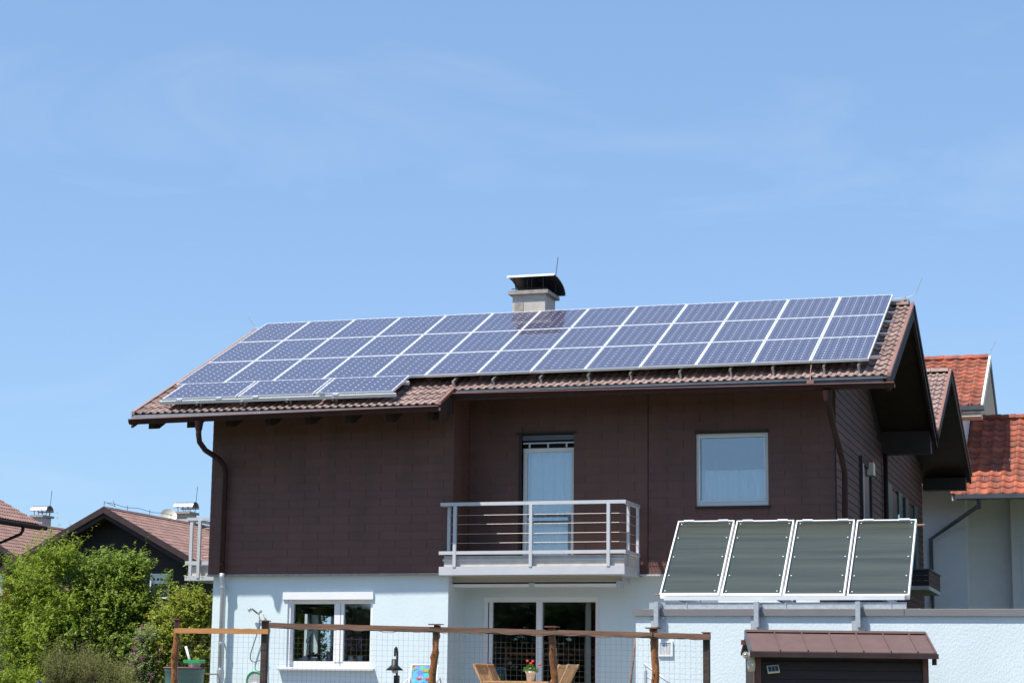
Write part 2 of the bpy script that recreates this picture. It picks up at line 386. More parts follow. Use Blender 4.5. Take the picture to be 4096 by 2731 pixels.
def tile_profile(kind):
    if kind == 'roman':
        p = []
        for h in range(2):
            o = h*.5
            p += [(o, .004), (o+.07, .026), (o+.15, .033), (o+.23, .024), (o+.29, .004)]
        p.append((1., .004)); return p
    return [(0, .028), (.10, .040), (.2, .040), (.32, .022), (.45, .004), (.6, -.006), (.78, -.002), (.92, .014), (1, .026)]
def tile_mesh(name, w, length, kind, thick=.022, rise=.028, seed=0):
    mb = MB(); pr = tile_profile(kind); n = len(pr); rr = random.Random(seed)
    for (t, h) in pr:
        x = t*w
        mb.v += [(x, 0, h+rise), (x, length, h), (x, 0, h+rise-thick)]
    for i in range(n-1):
        a = 3*i; b = 3*(i+1)
        mb.f += [(a, b, b+1, a+1), (a+2, b+2, b, a)]
    return mb
def tile_field(u0, udir, vdir, w, course, ncol, nrow, kind, skip=None):
    """many tiles joined: origin u0 at the eave, udir along the eave, vdir up the slope (unit vectors)"""
    u0 = Vector(u0); ud = Vector(udir); vd = Vector(vdir); nd = ud.cross(vd).normalized()
    if nd.z < 0: nd = -nd
    base = tile_mesh('t', w*.985, course+.035, kind); mb = MB()
    for j in range(nrow):
        for i in range(ncol):
            if skip and skip(i, j): continue
            o = u0 + ud*(i*w+rnd.uniform(-.004, .004)) + vd*(j*course+rnd.uniform(-.005, .005)) + nd*rnd.uniform(-.002, .003); n = len(mb.v)
            mb.v += [tuple(o + ud*x + vd*y + nd*z) for x, y, z in base.v]
            mb.f += [tuple(n+k for k in fc) for fc in base.f]
    return mb

# ------------------------------------------------------------------ ground
g = MB()
ys = [-400, -60, -24, -17, 120, 700]; zz = [-9.4, -9.3, -9.15, -8.14, -8.14, -8.14]
for i in range(len(ys)-1):
    g.quad((-400, ys[i], zz[i]), (400, ys[i], zz[i]), (400, ys[i+1], zz[i+1]), (-400, ys[i+1], zz[i+1]))
link('ground', g.mesh('ground'), M['grass'], kind='structure')
link('terrace', MB().box(-2, 24, -10.6, -2.95, -8.4, -8.1).mesh('terrace'), M['paving'], kind='structure')

# ------------------------------------------------------------------ main house
TH = 0.43971; CT, ST = math.cos(TH), math.sin(TH); TT = math.tan(TH)
HL = Vector((6.5, 0, -8.1))
house = thing('house', HL, 'two-storey house with brown shingled upper floor above pale blue render and photovoltaic roof', 'house')
XL, XI, XR = .813, 5.563, 12.284            # upper wall corners
YL, YR, YB = -4.0, -3.1, 4.3                # left wing front, right front, back
GYL, GYR = -3.90, -3.0                      # ground-floor faces
ZC = -5.47                                  # underside of cladding
def roof_z(y, off=0.): return off/CT + TT*y  # plane parallel to the solar panels, off = normal offset
DECK = -.255                                  # top of the boarding
ZSOFF = lambda y: roof_z(y, DECK) - .17

# openings
WL = (hY(*z5(1073, 400), GYL).x, hY(*z5(1800, 400), GYL).x, -7.145, -5.80)          # left ground-floor window
DU = (6.575, 7.555, -5.40, -2.913)                                                  # balcony door
WU = (9.805, 11.095, -4.27, -2.985)                                                  # upper window
DL = (5.83, 8.02, -8.1, -5.855)                                                      # terrace door

# upper backing walls
cw_l = part('clad_wall', wall_y(MB(), XL, XI-.012, ZC, ZSOFF(YL)+.1, YL+.012, YL+.3), M['backing'], house)
cw_s = part('clad_wall', MB().box(XI-.3, XI-.012, YL+.3, YR+.012, ZC, ZSOFF(YR)+.1), M['backing'], house)
cw_r = part('clad_wall', wall_y(MB(), XI-.012, XR-.012, ZC, ZSOFF(YR)+.1, YR+.012, YR+.3, [DU, WU]), M['backing'], house)
ROWH = .1503
def rect_sub(r_, o):
    x0, x1, a, b = r_; ox0, ox1, c, d = o
    if x1 <= ox0 or x0 >= ox1 or b <= c or a >= d: return [r_]
    out = []
    if x0 < ox0: out.append((x0, ox0, a, b))
    if x1 > ox1: out.append((ox1, x1, a, b))
    m0, m1 = max(x0, ox0), min(x1, ox1)
    if a < c: out.append((m0, m1, a, c))
    if b > d: out.append((m0, m1, d, b))
    return out
_sh = {}
def shingle_mesh(w, h):
    k = (round(w, 3), round(h, 3))
    if k not in _sh:
        mb = MB(); g_ = .0025; t0, t1 = .006, .0125      # thicker at the lower edge
        mb.v += [(g_, 0, 0), (w-g_, 0, 0), (w-g_, 0, h), (g_, 0, h), (g_, -t1, 0), (w-g_, -t1, 0), (w-g_, -t0, h), (g_, -t0, h)]
        mb.f += [(4, 5, 6, 7), (0, 1, 5, 4), (1, 2, 6, 5), (3, 0, 4, 7), (2, 3, 7, 6)]
        _sh[k] = mb.mesh('shingle'); _sh[k].materials.append(M['shingle'])
    return _sh[k]
def shingles(parent, x0, x1, z0, z1, y, opens, phase, rotz=0, hide_above=None):
    """rows of fibre cement shingles; rotz turns the run for the reveal wall"""
    stuff = MB(); row = 0; z = z0
    while z < z1 - .02:
        h = min(ROWH, z1 - z)
        x = x0 - .6 + ((phase + (row % 2)*.3) % .6)
        while x < x1:
            rects = [(max(x, x0), min(x+.6, x1), z, z+h)]
            for o in opens:
                rects = [q for rr in rects for q in rect_sub(rr, o)]
            for (a, b, c, d) in rects:
                if b-a < .02 or d-c < .015: continue
                if hide_above and c > hide_above:
                    n = len(stuff.v); me = shingle_mesh(b-a, d-c)
                    R = Matrix.Rotation(rotz, 3, 'Z')
                    base = Vector((a, y, c)) if rotz == 0 else Vector((y, a, c))
                    stuff.v += [tuple(base + R @ v.co) for v in me.vertices]; stuff.f += [tuple(n+i for i in p.vertices) for p in me.polygons]
                else:
                    base = (a, y-rnd.uniform(0, .0015), c) if rotz == 0 else (y, a, c)
                    link('shingle', shingle_mesh(b-a, d-c), None, parent, base, (0, 0, rotz))
            x += .6
        z += ROWH; row += 1
    if stuff.v: part('shingle_course', stuff, M['shingle'], parent, kind='stuff', loc=(0, 0, 0))
shingles(cw_l, XL-.012, XI, ZC, ZSOFF(YL)+.05, YL+.012, [], .38, hide_above=-3.15)
shingles(cw_r, XI, XR, ZC, ZSOFF(YR)+.05, YR+.012, [DU, (WU[0]-.0, WU[1]+.0, WU[2]-.0, WU[3]+.0)], .12, hide_above=-3.30)
shingles(cw_s, YL+.012, YR, ZC, ZSOFF(YR)+.05, XI-.012, [], .2, rotz=math.pi/2, hide_above=-6)
part('corner_trim', MB().box(XI-.016, XI+.004, YL-.006, YL+.012, ZC, ZSOFF(YL)+.1), M['shingle'], house)
part('corner_trim', MB().box(XR-.02, XR+.008, YR-.010, YR+.02, ZC, ZSOFF(YR)+.1), M['fascia'], house)
part('wall_joint', MB().box(8.925, 8.945, YR-.006, YR+.01, ZC, ZSOFF(YR)+.05), M['fascia'], house)
part('drip_flashing', MB().box(XL-.02, XI+.01, YL-.02, GYL+.02, ZC-.035, ZC-.002), M['concrete_d'], house)
part('drip_flashing', MB().box(8.83, 10.0, YR-.16, GYR+.02, ZC-.03, ZC-.002), M['paint_grey'], house)

# ground floor
gw = part('rendered_wall', wall_y(MB(), XL+.06, 5.475, -8.1, ZC-.036, GYL, GYL+.32, [WL]), M['render'], house)
part('rendered_wall', MB().box(5.175, 5.474, GYL+.32, GYR, -8.1, ZC-.036), M['render'], house)
part('rendered_wall', wall_y(MB(), 5.175, XR-.03, -8.1, ZC-.03, GYR, GYR+.32, [DL]), M['render'], house)
# left side wall with two window openings that light the corner room
lw = MB()
for (a, b, c, d) in ((GYL+.32, -1.0, -8.1, ZC-.04), (1.85, YB, -8.1, ZC-.04), (-1.0, 1.85, -8.1, -7.9), (-1.0, 1.85, -5.85, ZC-.04), (.45, .60, -7.9, -5.85)):
    lw.box(XL+.06, XL+.36, a, b, c, d)
part('rendered_wall', lw, M['render'], house)
part('clad_wall', MB().box(XL, XL+.3, YL+.3, YB, ZC, -2.1), M['shingle'], house)
bw = MB().box(XL, XR-.03, YB-.3, YB, -8.1, -2.0); bw.box(4.9, 5.17, -3.5, YB-.3, -8.1, ZC-.3); bw.box(8.6, 8.75, -2.68, YB-.3, -8.1, -2.4); bw.box(5.6, 5.75, -2.8, YB-.3, -5.5, -2.4)
part('inner_wall', bw, M['room'], house)
part('storey_floor', MB().box(XL+.05, XR-.05, YR+.3, YB-.01, ZC+.01, ZC+.22).box(XL+.05, 5.3, YL+.3, YR+.3, ZC+.012, ZC+.22), M['room'], house)
part('ground_floor_slab', MB().box(XL+.3, XR-.05, GYL+.33, YB, -8.3, -8.08), M['room_floor'], house)

# gable side wall with horizontal boards
sw = part('side_wall', MB().prism([(YR+.02, -8.1), (YB-.02, -8.1), (YB-.02, -2.25), (0, -.75), (YR+.02, -2.25)], 0, XR-.32, XR-.02), M['backing'], house)
z = -5.6; k = 0
while z < -.95:
    top = z+.138
    lim = 4.05 if top < -2.3 else max(.2, (-.85-top)/TT)
    y0 = max(YR+.021, -lim); y1 = min(YB-.02, lim)
    mb = MB(); mb.v += [(0, y0, 0), (0, y1, 0), (0, y1, .142), (0, y0, .142), (.022, y0, 0), (.022, y1, 0), (.008, y1, .142), (.008, y0, .142)]
    mb.f += [(4, 5, 6, 7), (0, 1, 5, 4), (1, 2, 6, 5), (3, 0, 4, 7)]
    part('clapboard', mb, M['boards'], sw, loc=(XR-.02, 0, z)); z += .14
# side window with alarm box
k = hX(*(3300+345/2.412, 2000), XR+.01); k2 = hX(*(3300+440/2.412, 2000), XR+.01)
wy0, wy1 = k.y, k2.y
ww = part('window', MB().box(XR-.01, XR+.05, wy0, wy0+.12, -5.3, -3.05).box(XR-.01, XR+.05, wy1-.12, wy1, -5.3, -3.05).box(XR-.01, XR+.05, wy0+.12, wy1-.12, -3.2, -3.05), M['fascia'], house)
part('pane', MB().box(XR+.005, XR+.012, wy0+.12, wy1-.12, -5.3, -3.2), M['steel_dark'], ww)
part('frame_edge', MB().box(XR+.05, XR+.06, wy0+.10, wy0+.16, -5.3, -3.2), M['galv'], ww)
sb = hX(3300+455/2.412, 1800+180/2.412, XR+.1)
ab = part('alarm_box', MB().box(XR+.02, XR+.14, sb.y-.14, sb.y+.16, sb.z-.13, sb.z+.11), M['beige'], house)
part('warning_light', MB().box(XR+.03, XR+.13, sb.y-.04, sb.y+.1, sb.z+.111, sb.z+.15), M['petal_r'], ab)

# --- roof
RX0, RX1, RXI = -.36, 13.335, 5.60
EYR, EYL = -4.18, -4.93
YRG = .14                                   # ridge line
def deck_poly(ye, th=.16):
    zt = lambda y: roof_z(y, DECK)
    return [(YRG, zt(YRG)), (ye, zt(ye)), (ye, zt(ye)-th*.6), (YRG, zt(YRG)-th)]
roof = part('roof', MB().prism(deck_poly(EYL+.04), 0, RX0+.02, RXI-.02).prism(deck_poly(EYR+.04), 0, RXI-.02, RX1-.02)
            .prism([(YRG, roof_z(YRG, DECK)-.001), (YB, roof_z(YRG, DECK)-TT*(YB-YRG)), (YB, roof_z(YRG, DECK)-TT*(YB-YRG)-.12), (YRG, roof_z(YRG, DECK)-.16)], 0, RX0+.02, RX1-.02), M['dark_wood'], house)
NC = 46; TW = (RX1-RX0)/NC; NCL = 20
vd = Vector((0, CT, ST)); nd = Vector((0, -ST, CT))
S_R, NR_R = (-EYR+.08)/CT, 15; S_L, NR_L = (-EYL+.08)/CT, 17
tm = [tile_mesh('roof_tile', TW*.985, .37, 'roman', seed=i).mesh('roof_tile') for i in range(1)]
for t_ in tm: t_.materials.append(M['tile'])
stuff = MB(); stuff_base = tile_mesh('t', TW*.985, .37, 'roman')
ntile = 0
for i in range(NC):
    left = i < NCL
    ye, S, nr = (EYL, S_L, NR_L) if left else (EYR, S_R, NR_R)
    cs = S/nr
    for j in range(nr):
        p = Vector((RX0+i*TW, ye, roof_z(ye, DECK))) + vd*(j*cs+rnd.uniform(-.006, .006)) + nd*(.006+rnd.uniform(-.002, .003)) + Vector((rnd.uniform(-.003, .003), 0, 0))
        vis = (left and (j < 3 or (i >= NCL-4 and j < 5) or (i < 3 and j < 6))) or ((not left) and (j < 2 or i >= NC-2 or (i >= NC-4 and j < 3)))
        if vis:
            link('roof_tile', tm[0], None, roof, p, (TH+rnd.uniform(-.006, .006), 0, 0)); ntile += 1
        else:
            n = len(stuff.v)
            stuff.v += [tuple(p + Vector((x, 0, 0)) + vd*y + nd*zv) for x, y, zv in stuff_base.v]; stuff.f += [tuple(n+q for q in fc) for fc in stuff_base.f]
part('roof_tile_field', stuff, M['tile'], roof, kind='stuff')
zr = roof_z(YRG, DECK)
for i in range(34):     # ridge tiles
    a = RX0+.02+i*.40; b = min(a+.42, RX1)
    if a > RX1-.1: break
    prof = [(-.135, -.02), (-.10, .062), (-.04, .095), (.05, .098), (.14, .062), (.18, -.02)]
    part('ridge_tile', MB().prism([(YRG+y, zr+.03+zv) for y, zv in prof], 0, a, b), M['tile'], roof)
def verge(x0, x1, ye, yr=YRG-.02):
    mb = MB(); t = lambda y, o: roof_z(y, DECK+o)
    mb.prism([(ye-.02, t(ye-.02, .075)), (yr, t(yr, .075)), (yr, t(yr, .02)), (ye-.02, t(ye-.02, .02))], 0, x0, x1)
    return mb
part('verge_flashing', verge(RX1-.015, RX1+.045, EYR), M['verge'], roof)
part('verge_flashing', verge(RX0-.05, RX0+.01, EYL), M['tile'], roof)
part('verge_flashing', verge(RXI-.02, RXI+.035, EYL, EYR+.1), M['verge'], roof)
def board(x0, x1, ya, yb, o0, o1):
    t = lambda y, o: roof_z(y, DECK+o)
    return MB().prism([(ya, t(ya, o0)), (yb, t(yb, o0)), (yb, t(yb, o1)), (ya, t(ya, o1))], 0, x0, x1)
part('barge_board', board(RX1-.03, RX1+.035, EYR-.03, YRG-.02, .018, -.21), M['fascia'], roof)
part('barge_board', board(RX0-.04, RX0+.0, EYL-.03, YRG-.02, .018, -.2), M['fascia'], roof)
# back slope barge
zb = lambda y: zr-TT*(y-YRG)
part('barge_board', MB().prism([(YRG-.02, zr+.05), (YB+.15, zb(YB+.15)+.05), (YB+.15, zb(YB+.15)-.23), (YRG-.02, zr-.23)], 0, RX1-.03, RX1+.03), M['fascia'], roof)
part('barge_board', MB().prism([(YRG+.01, zr+.02), (YB+.1, zb(YB+.1)+.02), (YB+.1, zb(YB+.1)-.10), (YRG+.01, zr-.10)], 0, RX1+.03, RX1+.055), M['dark_wood'], roof)
part('purlin', MB().box(XR-.02, RX1-.06, YB-.45, YB-.1, zb(YB)-.42, zb(YB-.2)-.05), M['dark_wood'], roof)
part('purlin', MB().box(XR-.02, RX1-.06, YRG-.13, YRG+.13, zr-.42, zr-.15), M['dark_wood'], roof)
part('purlin', MB().box(XR-.02, RX1-.06, YR-.12, YR+.12, ZSOFF(YR)-.28, ZSOFF(YR)-.06), M['dark_wood'], roof)
# slatted cheek board closing the step between the two eaves
ck = part('cheek_panel', MB().prism([(EYL+.0, roof_z(EYL, DECK)+.01), (EYR, roof_z(EYR, DECK)+.01), (EYR+.02, roof_z(EYR, DECK)-.40), (EYL+.10, roof_z(EYL, DECK)-.30)], 0, RXI-.018, RXI+.004), M['dark_wood'], roof)
for i in range(5):
    yy = EYL+.06+i*.14
    part('batten', MB().box(RXI+.004, RXI+.018, yy, yy+.02, roof_z(yy, DECK)-.36+.0, roof_z(yy, DECK)-.02), M['boards'], ck)
# rafters
for i, x in enumerate(np.arange(-.12, 5.6, .78)):
    ya, yb = EYL+.12, YL+.35
    part('rafter', MB().prism([(ya, ZSOFF(ya)+.07), (yb, ZSOFF(yb)+.03), (yb, ZSOFF(yb)-.16), (ya+.22, ZSOFF(ya+.22)-.20), (ya, ZSOFF(ya)-.13)], 0, x, x+.11), M['dark_wood'], roof)
for i, x in enumerate(np.arange(6.0, 13.3, .85)):
    ya, yb = EYR+.12, YR+.3
    part('rafter', MB().prism([(ya, ZSOFF(ya)+.07), (yb, ZSOFF(yb)+.03), (yb, ZSOFF(yb)-.13), (ya+.20, ZSOFF(ya+.20)-.10), (ya, ZSOFF(ya)-.02)], 0, x, x+.11), M['dark_wood'], roof)
part('purlin', MB().box(RX0+.05, XL+.1, YL-.05, YL+.15, ZSOFF(YL)-.26, ZSOFF(YL)-.06), M['dark_wood'], roof)
# eave flashing and gutters
def gutter(name, x0, x1, y, za, zb_, parent):
    mb = MB(); segs = int((x1-x0)/1.5)+2; k_ = 9
    for i in range(segs):
        t = i/(segs-1); x = x0+(x1-x0)*t; zt = za+(zb_-za)*t
        for q in range(k_):
            a = math.pi*q/(k_-1); mb.v.append((x, y-math.cos(a)*.07, zt-math.sin(a)*.085))
        for q in range(k_):
            a = math.pi*(k_-1-q)/(k_-1); mb.v.append((x, y-math.cos(a)*.062, zt-math.sin(a)*.077+.002))
    K = 2*k_
    for i in range(segs-1):
        for q in range(K):
            a = i*K+q; b = i*K+(q+1) % K; mb.f.append((a, b, b+K, a+K))
    mb.f.append(tuple(range(K-1, -1, -1))); mb.f.append(tuple(range((segs-1)*K, segs*K)))
    gt = part(name, mb, M['copper'], parent)
    part('rolled_edge', MB().tube([(x0, y-.07, za+.004), (x1, y-.07, zb_+.004)], .011, 6), M['cap'], gt)
    for i in range(1, segs-1):
        t = i/(segs-1); x = x0+(x1-x0)*t; zt = za+(zb_-za)*t
        ring = [(x, y-math.cos(math.pi*q/8)*.073, zt-math.sin(math.pi*q/8)*.088) for q in range(9)]
        part('gutter_joint', MB().tube(ring, .006, 5), M['copper'], gt)
    return gt
GOL = .26
GL0 = hY(512.5, 1678, EYL-GOL-.07); GL1 = hY(1753, 1624, EYL-GOL-.07)
GR0 = hY(1812, 1574, EYR-.18); GR1 = hY(3577, 1530, EYR-.18)
gl = gutter('gutter', GL0.x, GL1.x, EYL-GOL, GL0.z, GL1.z, house)
gr = gutter('gutter', GR0.x-.12, GR1.x, EYR-.11, GR0.z, GR1.z, house)
part('eave_flashing', board(RX0, RXI-.05, EYL-.03, EYL+.03, .004, -.004).quad((RX0, EYL-.02, roof_z(EYL, DECK)+.005), (RXI-.05, EYL-.02, roof_z(EYL, DECK)+.005), (RXI-.05, EYL-GOL+.02, GL1.z-.02), (RX0, EYL-GOL+.02, GL0.z-.02)), M['flash'], roof)
part('eave_flashing', board(RXI+.02, RX1-.03, EYR-.045, EYR+.03, .004, -.004).quad((RXI+.05, EYR-.03, roof_z(EYR, DECK)+.02), (RX1-.08, EYR-.03, roof_z(EYR, DECK)+.02), (RX1-.08, EYR-.015, GR1.z-.03), (RXI+.05, EYR-.015, GR1.z-.03)), M['flash'], roof)

# downpipes
dpx = hY(550+965/3.92, 1450+930/3.92, EYL-GOL)
px_w = hY(800+215/2.24, 1750+700/2.24, YL-.10).x
zt_ = hY(800+225/2.24, 1750+255/2.24, YL-.1).z
pts = [(dpx.x, EYL-GOL, dpx.z+.02), (dpx.x, EYL-GOL, dpx.z-.22), (dpx.x+.01, EYL-GOL+.03, dpx.z-.36), (dpx.x+.08, EYL-GOL+.14, dpx.z-.50),
       (px_w-.09, YL-.2, zt_+.12), (px_w-.02, YL-.12, zt_), (px_w, YL-.10, zt_-.12), (px_w, YL-.10, ZC-.02)]
dp = part('downpipe', MB().tube(pts, .05, 12), M['copper'], house, smooth=True)
part('funnel', MB().tube([(dpx.x, EYL-GOL, dpx.z+.02), (dpx.x, EYL-GOL, dpx.z-.15)], [.085, .058], 12), M['copper'], dp)
for zc in (-4.1, -5.3): part('pipe_clip', MB().tube([(px_w, YL-.10, zc), (px_w, YL-.10, zc+.03)], .057, 12).box(px_w-.01, px_w+.01, YL-.1, YL+.02, zc, zc+.03), M['copper'], dp)
pz = hY(650+505/2.138, 2200+600/2.138, GYL-.16).x
lp = part('downpipe', MB().tube([(px_w, YL-.10, ZC+.01), (px_w+.01, YL-.10, ZC-.06), (pz, GYL-.13, ZC-.22), (pz, GYL-.13, -8.1)], .052, 12), M['zinc'], house, smooth=True)
for zc in (-5.72, -6.75): part('pipe_clip', MB().tube([(pz, GYL-.13, zc), (pz, GYL-.13, zc+.035)], .062, 12).box(pz-.01, pz+.01, GYL-.13, GYL+.01, zc, zc+.03), M['zinc'], lp)
part('diverter', MB().tube([(pz, GYL-.13, -7.42), (pz, GYL-.13, -7.2)], .068, 14), M['zinc'], lp)
rp0 = hY(1900*1.7415, 905*1.7415, EYR-.11)
r1 = hX(3300+175/2.412, 1800+215/2.412, XR+.1)
pr = [Vector((rp0.x, EYR-.11, rp0.z+.06)), Vector((rp0.x, EYR-.11, rp0.z-.12))]
for fx, fyy, yy in ((3311, 1606, EYR-.09), (3318, 1640, EYR-.02), (3332, 1702, EYR+.22), (3354, 1778, -3.62), (3372, 1850, -3.34), (3379, 1890, -3.22), (3380, 1930, -3.20), (3380, 2400, -3.20)):
    pr.append(hY(fx, fyy, yy))
dp2 = part('downpipe', MB().tube(pr, .052, 12), M['copper'], house, smooth=True)
part('funnel', MB().tube([(rp0.x, EYR-.11, rp0.z+.06), (rp0.x, EYR-.11, rp0.z-.11)], [.085, .06], 12), M['copper'], dp2)
cr = hX(3545, 2000, XR+.06)
part('downpipe', MB().tube([(XR+.06, cr.y, -2.6), (XR+.06, cr.y, -7)], .05, 10), M['copper'], house, smooth=True)

# --- left ground-floor window
x0, x1, z0, z1 = WL
win = part('window', frame_y(MB(), x0, x1, z0, z1-.13, GYL+.10, GYL+.18, .075, .11), M['white'], house)
xm0, xm1 = hY(*z5(1470, 700), GYL+.1).x, hY(*z5(1545, 700), GYL+.1).x
part('mullion', MB().box(xm0-.005, xm1+.005, GYL+.085, GYL+.17, z0+.105, z1-.2), M['white'], win)
part('sash_gap', MB().box(xm0+.115, xm0+.121, GYL+.08, GYL+.0849, z0+.03, z1-.2), M['flash'], win)
part('pane', MB().box(x0+.07, xm0, GYL+.135, GYL+.143, z0+.1, z1-.2), M['pane'], win)
part('pane', MB().box(xm1, x1-.07, GYL+.135, GYL+.143, z0+.1, z1-.2), M['pane'], win)
part('shutter_box', MB().box(x0-.09, x1+.015, GYL-.035, GYL+.2, z1-.13, z1+.005), M['white'], win)
part('shutter_guide', MB().box(x0+.0, x0+.05, GYL+.03, GYL+.10, z0+.0, z1-.131).box(x1-.05, x1-.0, GYL+.03, GYL+.10, z0, z1-.131), M['white'], win)
part('sill', MB().prism([(GYL-.10, z0-.025), (GYL-.10, z0-.055), (GYL+.11, z0-.02), (GYL+.11, z0+.012)], 0, x0-.14, x1+.06), M['sill'], win)
# corner room seen through it
part('room_ceiling', MB().box(XL+.37, 4.89, GYL+.33, YB-.31, ZC-.34, ZC-.30), M['cream'], house)
part('window', MB().box(XL+.15, XL+.2, -1.0, -.9, -7.9, -5.85).box(XL+.15, XL+.2, 1.75, 1.85, -7.9, -5.85).box(XL+.15, XL+.2, .6, .68, -7.9, -5.85).box(XL+.15, XL+.2, .37, .45, -7.9, -5.85), M['flash'], house)
part('blind_case', MB().box(XL+.37, XL+.55, -1.1, 1.85, -6.05, -5.87), M['fascia'], house)
part('cupboard', MB().box(2.3, 3.1, 1.5, 2.1, -8.08, -6.25), M['dark_wood'], house)
part('room_curtain', MB().box(4.75, 4.88, -3.4, -2.9, -8, -5.8), M['red'], house)

# --- balcony door with curtain
x0, x1, z0, z1 = DU
zf = -3.158
dr = part('balcony_door', frame_y(MB(), x0+.0, x1, z0, zf, YR+.10, YR+.17, .07, .10), M['cream'], house)
part('pane', MB().box(x0+.065, x1-.065, YR+.13, YR+.138, z0+.09, zf-.065), M['pane_up'], dr)
part('glazing_bar', MB().box(x0+.07, x1-.07, YR+.118, YR+.128, -4.52, -4.48), M['flash'], dr)
part('shutter_guide', MB().box(x0-.06, x0-.0, YR-.004, YR+.17, z0, z1), M['dark_wood'], dr)
part('blind_case', MB().box(x0-.058, x1, YR+.03, YR+.09, -3.02, -2.93), M['flash'], dr)
part('blind_slat', MB().box(x0+.02, x1, YR+.02, YR+.05, -3.085, -3.06), M['galv'], dr)
for q in (.12, .47, .82): part('blind_cord', MB().box(x0+q, x0+q+.03, YR+.03, YR+.04, -3.16, -3.085), M['galv'], dr)
part('lintel', MB().box(x0-.12, x1+.05, YR-.015, YR+.02, z1, z1+.035), M['dark_wood'], dr)
part('blind_recess', MB().box(x0-.06, x1, YR+.19, YR+.21, zf, z1), M['backing'], dr)
def curtain(x0, x1, y, z0, z1, amp, n, seed):
    rr = random.Random(seed); mb = MB(); N = n*8; ph = [rr.uniform(-.5, .5) for _ in range(N+1)]
    for i in range(N+1):
        x = x0+(x1-x0)*i/N; yy = y+amp*math.sin(i*2*math.pi/8+ph[i//8])*(.6+.4*math.sin(i*.37))
        mb.v += [(x, yy, z0), (x, yy*.5+y*.5, z1)]
    mb.f = [(2*i, 2*i+2, 2*i+3, 2*i+1) for i in range(N)]
    return mb
part('curtain', curtain(x0+.03, x1-.03, YR+.28, z0, zf, .055, 9, 3), M['curtain'], dr, smooth=True)
# --- upper window
x0, x1, z0, z1 = WU
wu = part('window', frame_y(MB(), x0, x1, z0, z1, YR+.05, YR+.13, .068, .10), M['cream'], house)
part('sash', frame_y(MB(), x0+.05, x1-.05, z0+.075, z1-.05, YR+.035, YR+.0499, .02), M['white'], wu)
part('pane', MB().box(x0+.06, x1-.06, YR+.09, YR+.098, z0+.09, z1-.06), M['pane_up'], wu)
part('drip_head', MB().box(x0-.01, x1+.025, YR-.03, YR+.13, z1+.002, z1+.035), M['dark_wood'], wu)
part('sill', MB().prism([(YR-.05, z0-.03), (YR-.05, z0-.045), (YR+.05, z0-.03), (YR+.05, z0)], 0, x0-.01, x1+.045), M['dark_wood'], wu)
part('curtain', curtain(x0+.05, x1-.05, YR+.22, z0+.06, -3.62, .045, 12, 5), M['curtain'], wu, smooth=True)

# --- terrace door
x0, x1, z0, z1 = DL
td = part('terrace_door', frame_y(MB(), x0, x1, z0, z1, GYR+.06, GYR+.16, .085), M['white'], house)
xa = hY(*z6(1195, 1200), GYR+.06).x; xb = hY(*z6(1240, 1200), GYR+.06).x
part('door_sash', MB().box(xa, xb, GYR+.045, GYR+.12, z0, z1-.085), M['white'], td)
part('door_gap', MB().box(x0+.086, x0+.105, GYR+.07, GYR+.12, z0, z1-.085), M['black'], td)
part('door_sash', MB().box(x0+.105, x0+.17, GYR+.065, GYR+.13, z0, z1-.085), M['white'], td)
part('pane', MB().box(x0+.17, xa, GYR+.10, GYR+.108, z0, z1-.085), M['pane'], td)
part('pane', MB().box(xb, x1-.085, GYR+.125, GYR+.133, z0, z1-.085), M['pane'], td)
part('door_handle', MB().box(x0+.125, x0+.15, GYR+.03, GYR+.065, -7.2, -7.02), M['galv'], td)
cx0 = hY(*z6(1595, 1200), GYR+.4).x; cx1 = hY(*z6(1637, 1200), GYR+.4).x; cx2 = hY(*z6(1660, 1200), GYR+.4).x
part('vertical_blind', MB().box(cx0, cx1, GYR+.36, GYR+.42, -8.08, z1-.05), M['beige'], td)
part('curtain', curtain(cx1+.01, cx2+.12, GYR+.5, -8.08, z1-.05, .03, 3, 9), M['red'], td)
part('curtain', curtain(cx0-.06, cx0-.01, GYR+.5, -8.08, z1-.05, .02, 1, 9), M['red'], td)
part('room_ceiling', MB().box(5.18, 8.6, GYR+.33, YB-.31, ZC-.36, ZC-.30), M['cream'], house)
part('bookcase', MB().box(5.3, 6.6, .6, 1.1, -8.08, -6.4), M['dark_wood'], house)
part('switch_box', MB().box(hY(*z6(552, 1280), GYR).x, hY(*z6(578, 1280), GYR).x, GYR-.05, GYR+.01, hY(*z6(560, 1298), GYR).z, hY(*z6(560, 1262), GYR).z), M['beige'], house)

# --- awning under the balcony
ax0 = hY(*z6(497, 740), GYR-.55).x; ax1 = hY(*z6(1890, 740), GYR-.55).x
aw = part('awning', MB().box(ax0, ax1, GYR-.62, GYR-.42, -5.60, -5.50), M['beige'], house)
part('fabric_roll', MB().tube([(ax0+.02, GYR-.40, -5.535), (ax1-.02, GYR-.40, -5.535)], .07, 10), M['concrete_d'], aw)
am = (ax0+ax1)/2
part('front_bar', MB().box(ax0+.03, am-.06, GYR-.72, GYR-.64, -5.71, -5.655).box(am+.04, ax1-.07, GYR-.72, GYR-.64, -5.71, -5.655), M['white'], aw)
part('arm_joint', MB().box(am-.06, am+.04, GYR-.725, GYR-.63, -5.715, -5.64).box(ax0-.03, ax0+.03, GYR-.73, GYR-.45, -5.74, -5.60).box(ax1-.07, ax1-.0, GYR-.74, GYR-.45, -5.73, -5.61), M['galv'], aw)
part('arm', MB().box(ax0+.05, ax1-.08, GYR-.63, GYR-.60, -5.65, -5.62), M['steel_dark'], aw)
part('end_cap', MB().box(ax0-.02, ax0-.001, GYR-.64, GYR-.1, -5.62, -5.48).box(ax1+.001, ax1+.02, GYR-.64, GYR-.1, -5.62, -5.48), M['galv'], aw)
